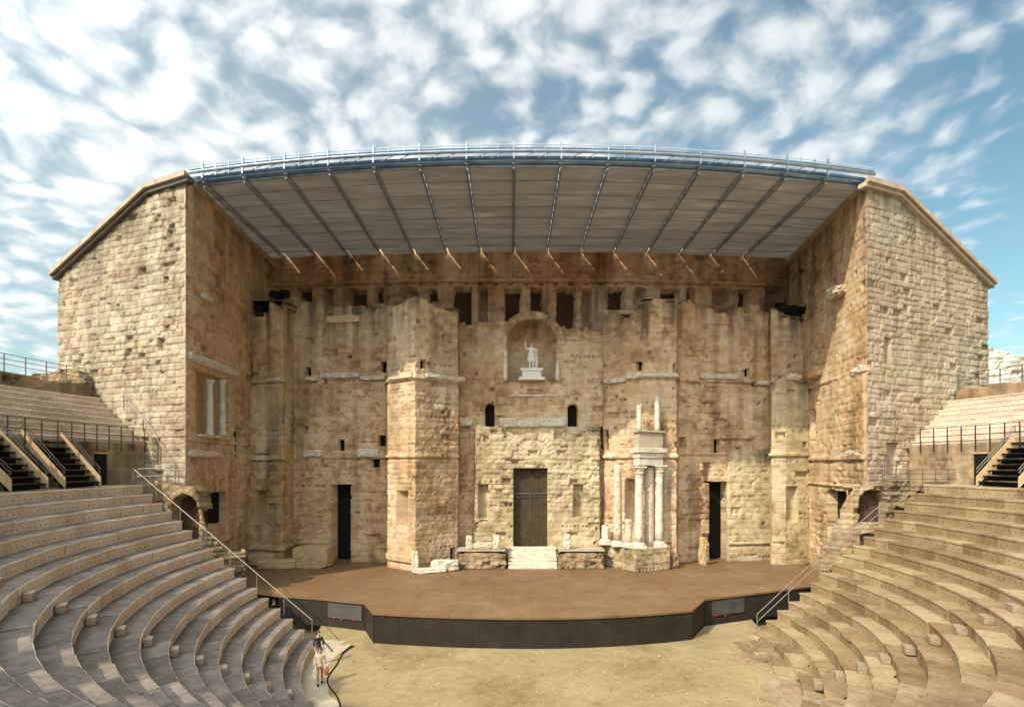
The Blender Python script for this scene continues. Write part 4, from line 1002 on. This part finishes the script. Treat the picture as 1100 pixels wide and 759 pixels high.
line_fence('guard_rail', 'low grey guard rail on the landing above the right ruined vault', [(25.2, 38.0, 9.3), (28.2, 37.6, 9.3), (30.2, 37.6, 9.3)], .95, 'rail_metal', 7, (1., .66, .33), 'guard rail')
def lay(px, py, Y): return W(px, py, Y)
for side, lb, P in ((0, 'thin sloping handrail against the left wing tower wall', [W(133, 437, 40.0), W(160, 470, 39.0), W(192, 524, 37.8)]), (1, 'thin handrail along the wall beside the right landing', [W(938, 503, 39.4), W(958, 513, 38.9), W(975, 512, 38.9)])):
    line_fence('handrail', lb, P, .9, 'rail_metal', 4)

# landings joining the walkway to the tower doors
tag(MB().prism([(-30, 41.0), (-27.6, 35.0), (-24.3, 36.2), (-22.4, 37.9)], 8.2, 9.22).build('landing', 'ground'), kind='structure')
tag(MB().prism([(34, 43.0), (24.9, 38.95), (27.6, 38.1), (31.5, 36.9)], 8.2, 9.22).build('landing', 'ground'), kind='structure')

# temporary staircases from the walkway to the upper seats
def staircase(label, tc, width, group='temporary stairs up to the upper seats'):
    r_b, r_t = 26.35, 28.55; c = el(r_b, tc); o = el(r_t, tc)
    ax = np.array((o[0] - c[0], o[1] - c[1])); L = np.linalg.norm(ax); ax /= L; sd = np.array((-ax[1], ax[0])); yaw = math.atan2(ax[1], ax[0])
    t = thing('metal_staircase', label, 'staircase', (*c, ZT), group); H = UZ0 - ZT; n = 8
    for k in range(n):
        u = (k + .5) / n; p = np.array(c) + ax * L * u
        MB().box((p[0], p[1], ZT + H * (k + 1) / n - .04), (L / n + .06, width, .07), yaw).box((p[0] + ax[0] * .12, p[1] + ax[1] * .12, ZT + H * (k + .5) / n), (.03, width, H / n - .06), yaw).build('tread', 'black', t)
    for s_ in (-1, 1):
        a = np.array(c) + sd * s_ * (width / 2 + .05); b = np.array(o) + sd * s_ * (width / 2 + .05); w_ = sd * .03
        vs = []
        for (p, z) in ((a - ax * .1, ZT), (b, UZ0 - .1), (b, UZ0 + .6), (a - ax * .1, ZT + .6)):
            vs += [(p[0] - w_[0], p[1] - w_[1], z), (p[0] + w_[0], p[1] + w_[1], z)]
        MB().add(vs, [(0, 2, 4, 6), (7, 5, 3, 1), (0, 1, 3, 2), (2, 3, 5, 4), (4, 5, 7, 6), (6, 7, 1, 0)]).build('side_panel', 'timber', t)
        hb = MB()
        for dz in (.85, 1.05): hb.tube((a[0] - ax[0] * .1, a[1] - ax[1] * .1, ZT + dz), (b[0], b[1], UZ0 + dz), .025, 5)
        for u in (0, .33, .66, 1): p = a + (b - a) * u; hb.tube((p[0], p[1], ZT + H * u), (p[0], p[1], ZT + H * u + 1.05), .022, 5)
        hb.build('handrail', 'rail_metal', t)
    return t
staircase('black stairs with timber side panels, nearest the left wing tower', R(2.0), 2.7)
staircase('black stairs with timber side panels at the left edge of the photo', R(9.0), 2.7)
staircase('black stairs with timber side panels at the right upper seats', math.pi - R(1.2), 2.8)
x, y = el(28.3, math.pi - R(4.2)); x2, y2 = el(28.3, math.pi - R(3.2)); 
sg = MB().box((x - .12, y - .02, ZT + 1.5), (.42, .03, .5), math.atan2(y2 - y, x2 - x)).build('sign', 'white_rail'); tag(sg, 'small white notice fixed on the podium wall by the right staircase', 'sign')
for tc, lb in ((R(-5.8), 'dark door in the podium wall right of the left stairs'), (math.pi + R(5.6), 'dark door in the podium wall left of the right stairs')):
    a, b = el(28.36, tc - .014), el(28.36, tc + .014); yw = math.atan2(b[1] - a[1], b[0] - a[0]); c = el(28.36, tc)
    d = thing('door', lb, 'door', (*c, ZT)); MB().box((c[0], c[1], ZT + 1.0), (.85, .1, 2.0), yw).build('leaf', 'black', d); MB().box((c[0], c[1], ZT + 2.07), (1.05, .14, .1), yw).build('frame', 'timber', d)

# stage lights standing on the ledges
def spotlight(label, p, yaw):
    t = thing('spotlight', label, 'spotlight', p, 'black stage lights on the ledges'); c, s_ = math.cos(yaw), math.sin(yaw)
    m = MB(); m.tube((p[0], p[1], p[2] + 1.05), (p[0] + .7 * s_, p[1] - .7 * c, p[2] + .8), .27, 10, .36); m.build('lamp_housing', 'black', t)
    m = MB(); m.box((p[0], p[1], p[2] + .05), (.5, .5, .1)).tube(p, (p[0], p[1], p[2] + .6), .04, 6).tube((p[0] - .26 * c, p[1] - .26 * s_, p[2] + .95), (p[0] - .26 * c, p[1] - .26 * s_, p[2] + .6), .03).tube((p[0] + .26 * c, p[1] + .26 * s_, p[2] + .95), (p[0] + .26 * c, p[1] + .26 * s_, p[2] + .6), .03).tube((p[0] - .28 * c, p[1] - .28 * s_, p[2] + .6), (p[0] + .28 * c, p[1] + .28 * s_, p[2] + .6), .03); m.build('stand', 'black', t)
    return t
for side, spots, lb in ((0, ((276, 337, 50.3), (281, 337, 50.7), (286, 336, 50.2), (292, 325, 49.9), (297, 324, 50.3), (302, 324, 49.8)), 'black stage light in the cluster on the left ledge of the wall'), (1, ((841, 337, 51.2), (846, 338, 51.6), (851, 339, 51.2), (856, 340, 51.6), (860, 340.5, 51.1), (835, 335, 51.5)), 'black stage light in the cluster on the right ledge of the wall')):
    for k, (px, py, Y) in enumerate(spots):
        spotlight(lb, ((px - CX) / F * Y, Y, zed(py, 49.4 if side == 0 else 50.2) - .1), (.5 if side == 0 else -.5) + .15 * k)

# ------------------------------------------------------------------ people
def person(label, loc, yaw, top_mat, leg_mat, hair='hair', bag=None, step=.12, H=1.75, arms=(0, 0)):
    t = thing('person', label, 'person', (0, 0, 0)); k = H / 1.78
    def v(x, y, z, r, r2=None): return (x * k, y * k, z * k, r * k, (r2 or r) * k)
    V = [v(0, 0, .98, .125, .10), v(0, 0, 1.15, .115, .09), v(0, 0, 1.34, .145, .10), v(0, 0, 1.48, .055), v(0, -.015, 1.58, .072, .085), v(0, -.02, 1.68, .078, .095), v(0, 0, 1.755, .05),
         v(-.18, 0, 1.43, .055), v(-.24, .02 + arms[0] * .3, 1.17, .042), v(-.25, -.08 - arms[0], .96, .032), v(-.25, -.11 - arms[0], .88, .035, .02),
         v(.18, 0, 1.43, .055), v(.24, .03 + arms[1] * .3, 1.17, .042), v(.25, -.06 - arms[1], .96, .032), v(.25, -.09 - arms[1], .88, .035, .02),
         v(-.09, 0, .9, .085), v(-.1, -step, .5, .058), v(-.1, -step * .8, .09, .04), v(-.1, -step - .13, .035, .038, .03),
         v(.09, 0, .9, .085), v(.1, step * .4, .5, .058), v(.1, step * 1.5, .09, .04), v(.1, step * 1.5 - .13, .035, .038, .03), v(0, -.12, 1.64, .016)]
    E = [(0, 1), (1, 2), (2, 3), (3, 4), (4, 5), (5, 6), (2, 7), (7, 8), (8, 9), (9, 10), (2, 11), (11, 12), (12, 13), (13, 14), (0, 15), (15, 16), (16, 17), (17, 18), (0, 19), (19, 20), (20, 21), (21, 22), (5, 23)]
    roots = [0]
    for s_, wi, ar in ((-1, 10, arms[0]), (1, 14, arms[1])):
        hx, hy, hz = V[wi][0] / k, V[wi][1] / k, V[wi][2] / k
        for q, L in enumerate((.07, .08, .075, .06)):
            i = len(V); roots.append(i); yy = hy - .03 + q * .02
            V += [v(hx, yy, hz, .009), v(hx - s_ * .005, yy, hz - L * .55, .009), v(hx - s_ * .02, yy - .01, hz - L, .008)]; E += [(i, i + 1), (i + 1, i + 2)]
        i = len(V); roots.append(i); V += [v(hx, hy - .03, hz + .03, .011), v(hx - s_ * .015, hy - .065, hz + .0, .01), v(hx - s_ * .02, hy - .075, hz - .03, .009)]; E += [(i, i + 1), (i + 1, i + 2)]
    skin_mesh('body', V, E, 'skin', t, roots)
    g = 1.14
    T_ = [v(0, 0, 1.0, .14, .115), v(0, 0, 1.15, .135, .11), v(0, 0, 1.34, .165, .12), v(0, 0, 1.45, .085), (V[7][0], V[7][1], V[7][2], .07 * k), (V[8][0], V[8][1], V[8][2], .058 * k), (V[9][0], V[9][1], V[9][2] + .03, .047 * k), (V[11][0], V[11][1], V[11][2], .07 * k), (V[12][0], V[12][1], V[12][2], .058 * k), (V[13][0], V[13][1], V[13][2] + .03, .047 * k), v(0, 0, .9, .15, .12)]
    skin_mesh('top', T_, [(0, 1), (1, 2), (2, 3), (2, 4), (4, 5), (5, 6), (2, 7), (7, 8), (8, 9), (0, 10)], top_mat, t)
    P_ = [v(0, 0, .98, .14, .115), v(-.09, 0, .88, .1), (V[16][0], V[16][1], V[16][2], .075 * k), (V[17][0], V[17][1], V[17][2] + .06, .06 * k), v(.09, 0, .88, .1), (V[20][0], V[20][1], V[20][2], .075 * k), (V[21][0], V[21][1], V[21][2] + .06, .06 * k)]
    skin_mesh('trousers', P_, [(0, 1), (1, 2), (2, 3), (0, 4), (4, 5), (5, 6)], leg_mat, t)
    for s_, q in ((-1, 18), (1, 22)):
        a = V[q]; m = MB(); m.rough((a[0], a[1] + .05, .045), (.1, .27, .09), 0, .2, 4, 3); m.build('shoe', 'jacket', t, True)
    hm = MB(); hm.lathe((0, .015 * k, 1.6 * k), [(.088 * k, 0), (.102 * k, .06 * k), (.098 * k, .12 * k), (.07 * k, .175 * k), (.02 * k, .198 * k)], 12, .03); 
    hm.v = [(x, y + .03 * k if z < 1.66 * k else y, z) for x, y, z in hm.v]; hm.build('hair', hair, t, True)
    t.location = loc; t.rotation_euler.z = yaw
    if bag:
        b = thing('bag', bag, 'bag', (loc[0] + .3 * math.cos(yaw), loc[1] + .3 * math.sin(yaw), loc[2] + .45)); o = ORG[b.name]
        MB().rough(tuple(o + np.array((0, 0, .12))), (.2, .34, .3), yaw, .2, 5, 4).build('body', 'orange', b, True)
        MB().path([tuple(o + np.array((0, dx, .2 + dz))) for dx, dz in ((-.1, 0), (-.07, .17), (.07, .17), (.1, 0))], .012).build('strap', 'orange', b)
    return t
person('standing person in a black jacket and pale trousers at the foot of the left seats', (-10.25, 29.6, .005), R(35), 'jacket', 'cream_cloth', step=.06)
person('person in a cream top and tan trousers walking on the paved strip', (-9.25, 26.9, .005), R(20), 'cream_cloth', 'tan_cloth', bag='orange bag carried at the side of the person in the cream top', step=.14, arms=(.1, -.05))
person('person in dark clothes half hidden behind the lowest left row ends', (-15.6, 36.6, 0), R(60), 'jacket', 'jacket', step=.05)

# small things on the orchestra floor
cb = MB(); pts = [el(11.7 + .1 * math.sin(i * .55) - (.035 * (12 - i) ** 1.2 if i < 12 else 0), R(2 + 62 * i / 40)) for i in range(41)]
cb.path([(x, y, .03) for x, y in pts], .035, 6); tag(cb.build('cable', 'black'), 'dark cable curving along the edge of the pale paved strip', 'cable')
c = W(314, 671, 34.5); tag(MB().rough((-13.2, 33.6, .3), (.6, .45, .6), .2, .06, 3, 2).build('crate', 'black'), 'small black crate on the ground by the end of the left seat rows', 'crate')
pl = MB().tube((-11.6, 33.9, .05), (-10.1, 31.4, .09), .045, 6); tag(pl.build('pole', 'rail_metal'), 'thin grey pole lying on the sand behind the person in black', 'pole')
rp = MB(); rp.add([(-10.0, 32.2, .0), (-9.3, 32.5, .0), (-9.75, 30.4, .0), (-10.15, 30.5, .0), (-10.0, 32.2, .14), (-9.3, 32.5, .14)], [(0, 1, 5, 4), (4, 5, 2, 3), (0, 4, 3), (1, 2, 5), (0, 3, 2, 1)]); tag(rp.build('cable_ramp', 'paving'), 'small wedge ramp over the cable on the paved strip', 'ramp')
for k, (px, Y) in enumerate(((812, 33.4), (826, 34.0), (818, 30.5), (842, 31.2))):
    x = (px - CX) / F * Y; lb = ('broken pale seat stone', 'tilted flat stone slab', 'cracked squared stone', 'small worn stone')[k % 4] + (' near the right stage end', ' by the bottom of the right handrail', ' in the right ruined front rows', ' among the right ruined front rows', ' nearest the camera at the right front rows', ' right of the nearest ruined stone', ' on the sand before the right rows', ' on the sand between stage and right rows')[k]
    tag(MB().rough((x, Y, .12 + .25 * (px > 818)), (rng.uniform(.5, .8), rng.uniform(.4, .55), rng.uniform(.3, .45)), rng.uniform(-1, 1), .08, 5, 200 + k).build('fallen_stone', 'seat'), lb, 'stone')

pb = MB(); rg_ = random.Random(5)
for k in range(900):
    t = rg_.uniform(.05, math.pi - .05); q = 12.6 * math.sqrt(rg_.random()); x, y = el(q, t); 
    if y > 31.5: continue
    a = rg_.uniform(.02, .055) * (1.5 if rg_.random() < .08 else 1); h_ = a * .8; o_ = rg_.uniform(0, 6)
    pb.add([(x + a * math.cos(o_ + j * 1.57) * rg_.uniform(.7, 1.2), y + a * math.sin(o_ + j * 1.57), 0.001) for j in range(4)] + [(x, y, h_)], [(0, 1, 4), (1, 2, 4), (2, 3, 4), (3, 0, 4)], (rg_.random(), 0, 0))
tag(pb.build('gravel', 'rubble'), 'loose gravel strewn over the orchestra floor', 'gravel', kind='stuff')

# ------------------------------------------------------------------ hill and wood behind the left of the auditorium (out of frame; shade the left seats)
SD = np.array((.72, .69)); SD /= np.linalg.norm(SD); SQ = np.array((-SD[1], SD[0]))
def pq(p, q): v = SD * p + SQ * q; return v[0], v[1]
hl = MB(); vs = []; fs = []; nu, nv_ = 28, 12
for i in range(nu + 1):
    q = -25 + 72 * i / nu
    for j in range(nv_ + 1):
        p = -75 + 50 * j / nv_; x, y = pq(p, q); hgt = 25 * math.sin(math.pi * min(1, (j / nv_) * 1.02)) ** .8 * math.sin(math.pi * min(1, max(0, i / nu))) ** .5
        vs.append((x, y, -.5 + max(0, hgt + 1.2 * vnoise(x * .2, y * .2, 3))))
for i in range(nu):
    for j in range(nv_): a = i * (nv_ + 1) + j; fs.append((a, a + 1, a + nv_ + 2, a + nv_ + 1)[::-1])
tag(hl.add(vs, fs).build('hillside', 'ground'), kind='structure')
lv = []; 
for k in range(60):
    q = 3 + 33 * (k + .5) / 60 + rng.uniform(-.8, .8); p = -33 + rng.uniform(-5, 5); x, y = pq(p, q); ztop = 38.0 + (p + 30) * -.92 + rng.uniform(-2.2, 1.2); rad = rng.uniform(2.2, 3.4)
    for _ in range(560):
        d = rng.normal(size=3); d /= np.linalg.norm(d); rr_ = rad * rng.uniform(.45, 1) ** .5
        lv.append((x + d[0] * rr_, y + d[1] * rr_, ztop - 6 + d[2] * rr_ * 2.1))
TO_SUN = np.array((-SD[0] * math.cos(R(42.6)), -SD[1] * math.cos(R(42.6)), math.sin(R(42.6))))
GAPS = [np.array(q) for q in ((-12.17, 14.55, 5.43), (-9.34, 12.4, 5.44), (-9.67, 16.58, 3.81))]                    # breaks in the canopy that let patches of sun through to the seats
wd = MB()
for c in lv:
    c_ = np.array(c)
    if any(np.linalg.norm((c_ - g_) - TO_SUN * np.dot(c_ - g_, TO_SUN)) < 1.15 for g_ in GAPS): continue
    a, b = rng.normal(size=3), rng.normal(size=3); a /= np.linalg.norm(a); b = np.cross(a, b); b /= np.linalg.norm(b); s_ = rng.uniform(.35, .7); c = np.array(c)
    wd.add([c - a * s_, c - b * s_ * .6, c + a * s_, c + b * s_ * .6], [(0, 1, 2, 3)])
tag(wd.build('woods', 'leaf'), 'unseen pine wood on the hill behind the left seats, shading them', 'woods', kind='stuff')

# ------------------------------------------------------------------ camera, light, sky
cam = bpy.data.cameras.new('camera'); co = bpy.data.objects.new('camera', cam); COL.objects.link(co); scene.camera = co
co.location = (0, 0, CZ); co.rotation_euler = (R(90), 0, 0); cam.sensor_fit = 'HORIZONTAL'; cam.sensor_width = 36; cam.lens = 36 * F / 1100
cam.shift_y = (HY - 379.5) / 1100; cam.clip_start = .1; cam.clip_end = 6000
EL = 42.6; e = R(EL); d = np.array((SD[0] * math.cos(e), SD[1] * math.cos(e), -math.sin(e)))
sl = bpy.data.lights.new('sun', 'SUN'); sl.energy = 3.5; sl.angle = R(.53); sl.color = (1, .90, .74)
so = bpy.data.objects.new('sun', sl); COL.objects.link(so); so.location = (-30, -30, 60)
import mathutils
so.rotation_euler = mathutils.Vector(d).to_track_quat('-Z', 'Y').to_euler()
world = bpy.data.worlds.new('World'); scene.world = world; world.use_nodes = True
nt = world.node_tree; nt.nodes.clear()
out = nd(nt, 'ShaderNodeOutputWorld'); bg = nd(nt, 'ShaderNodeBackground'); nt.links.new(bg.outputs[0], out.inputs[0])
sky = nd(nt, 'ShaderNodeTexSky', sky_type='NISHITA'); sky.sun_disc = False; sky.sun_elevation = e; sky.sun_rotation = math.atan2(-d[0], -d[1])
sky.air_density = 1.0; sky.dust_density = 1.6; sky.ozone_density = 1.6
tc = nd(nt, 'ShaderNodeTexCoord'); sp = nd(nt, 'ShaderNodeSeparateXYZ'); nt.links.new(tc.outputs['Generated'], sp.inputs[0])
zc = math_(nt, 'ADD', math_(nt, 'MAXIMUM', sp.outputs[2], 0.0), .26)
cmb = nd(nt, 'ShaderNodeCombineXYZ'); nt.links.new(math_(nt, 'DIVIDE', sp.outputs[0], zc), cmb.inputs[0]); nt.links.new(math_(nt, 'DIVIDE', sp.outputs[1], zc), cmb.inputs[1])
mp = nd(nt, 'ShaderNodeMapping'); mp.inputs['Location'].default_value = (3.1, 1.7, 0); mp.inputs['Rotation'].default_value = (0, 0, R(20)); nt.links.new(cmb.outputs[0], mp.inputs[0])
wv = nd(nt, 'ShaderNodeVectorMath', operation='ADD'); nz_ = nd(nt, 'ShaderNodeTexNoise'); nz_.inputs['Scale'].default_value = 4; nz_.inputs['Detail'].default_value = 4
nt.links.new(mp.outputs[0], nz_.inputs['Vector']); sc_ = nd(nt, 'ShaderNodeVectorMath', operation='SCALE'); sc_.inputs['Scale'].default_value = .16; nt.links.new(nz_.outputs['Color'], sc_.inputs[0])
nt.links.new(mp.outputs[0], wv.inputs[0]); nt.links.new(sc_.outputs[0], wv.inputs[1])
vo = nd(nt, 'ShaderNodeTexVoronoi', feature='SMOOTH_F1'); vo.inputs['Scale'].default_value = 15.5; vo.inputs['Smoothness'].default_value = .6; nt.links.new(wv.outputs[0], vo.inputs['Vector'])
cell = math_(nt, 'SUBTRACT', 1.0, vo.outputs['Distance'])                       # ripples of small cloud puffs
n1 = noise(nt, wv.outputs[0], 17, 8, .58); n2 = noise(nt, mp.outputs[0], 1.7, 5, .55, .3)
cov = math_(nt, 'ADD', math_(nt, 'MULTIPLY', cell, .38), math_(nt, 'ADD', math_(nt, 'MULTIPLY', n1, .50), math_(nt, 'MULTIPLY', n2, .34)))
cov = math_(nt, 'SUBTRACT', cov, math_(nt, 'MULTIPLY', math_(nt, 'MAXIMUM', math_(nt, 'SUBTRACT', sp.outputs[0], .34), 0), .5))
mask = ramp_val(nt, cov, .58, .86)
mk_ = nd(nt, 'ShaderNodeMapRange', interpolation_type='SMOOTHSTEP'); nt.links.new(cov, mk_.inputs[0]); mk_.inputs[1].default_value = .44; mk_.inputs[2].default_value = .73; mask = mk_.outputs[0]
shade = ramp_val(nt, math_(nt, 'ADD', math_(nt, 'MULTIPLY', cell, .5), math_(nt, 'MULTIPLY', n1, .6)), .42, .85)
ccol = mixc(nt, shade, (4.5, 4.95, 5.1), (6.9, 7.0, 6.95))
skyc = mixc(nt, 1.0, sky.outputs[0], (1.0, 1.2, .98), 'MULTIPLY')
# clouds towards the sun scatter more light; strengthened out of view to fill the shade
dt = nd(nt, 'ShaderNodeVectorMath', operation='DOT_PRODUCT'); nt.links.new(tc.outputs['Generated'], dt.inputs[0]); dt.inputs[1].default_value = tuple(-d)
glow = math_(nt, 'ADD', 1.0, math_(nt, 'MULTIPLY', math_(nt, 'POWER', math_(nt, 'MAXIMUM', dt.outputs['Value'], 0.0), 2.3), 4.6))
gv = nd(nt, 'ShaderNodeVectorMath', operation='SCALE'); nt.links.new(ccol, gv.inputs[0]); nt.links.new(glow, gv.inputs['Scale']); ccol = gv.outputs[0]
veil = ramp_val(nt, math_(nt, 'SUBTRACT', n2, math_(nt, 'MULTIPLY', math_(nt, 'MAXIMUM', sp.outputs[0], 0), .75)), .1, .55)
mask = math_(nt, 'ADD', math_(nt, 'MULTIPLY', veil, .30), math_(nt, 'MULTIPLY', mask, .66))
fin = mixc(nt, mask, skyc, ccol)
nt.links.new(fin, bg.inputs[0]); bg.inputs[1].default_value = .118
vs_ = scene.view_settings; vs_.view_transform = 'Standard'; vs_.look = 'None'; vs_.gamma = 1; vs_.use_curve_mapping = False; vs_.exposure = 0.48
scene.render.engine = 'CYCLES'; scene.cycles.max_bounces = 8; scene.cycles.diffuse_bounces = 4; scene.cycles.use_denoising = True
scene.world.cycles.sampling_method = 'AUTOMATIC'
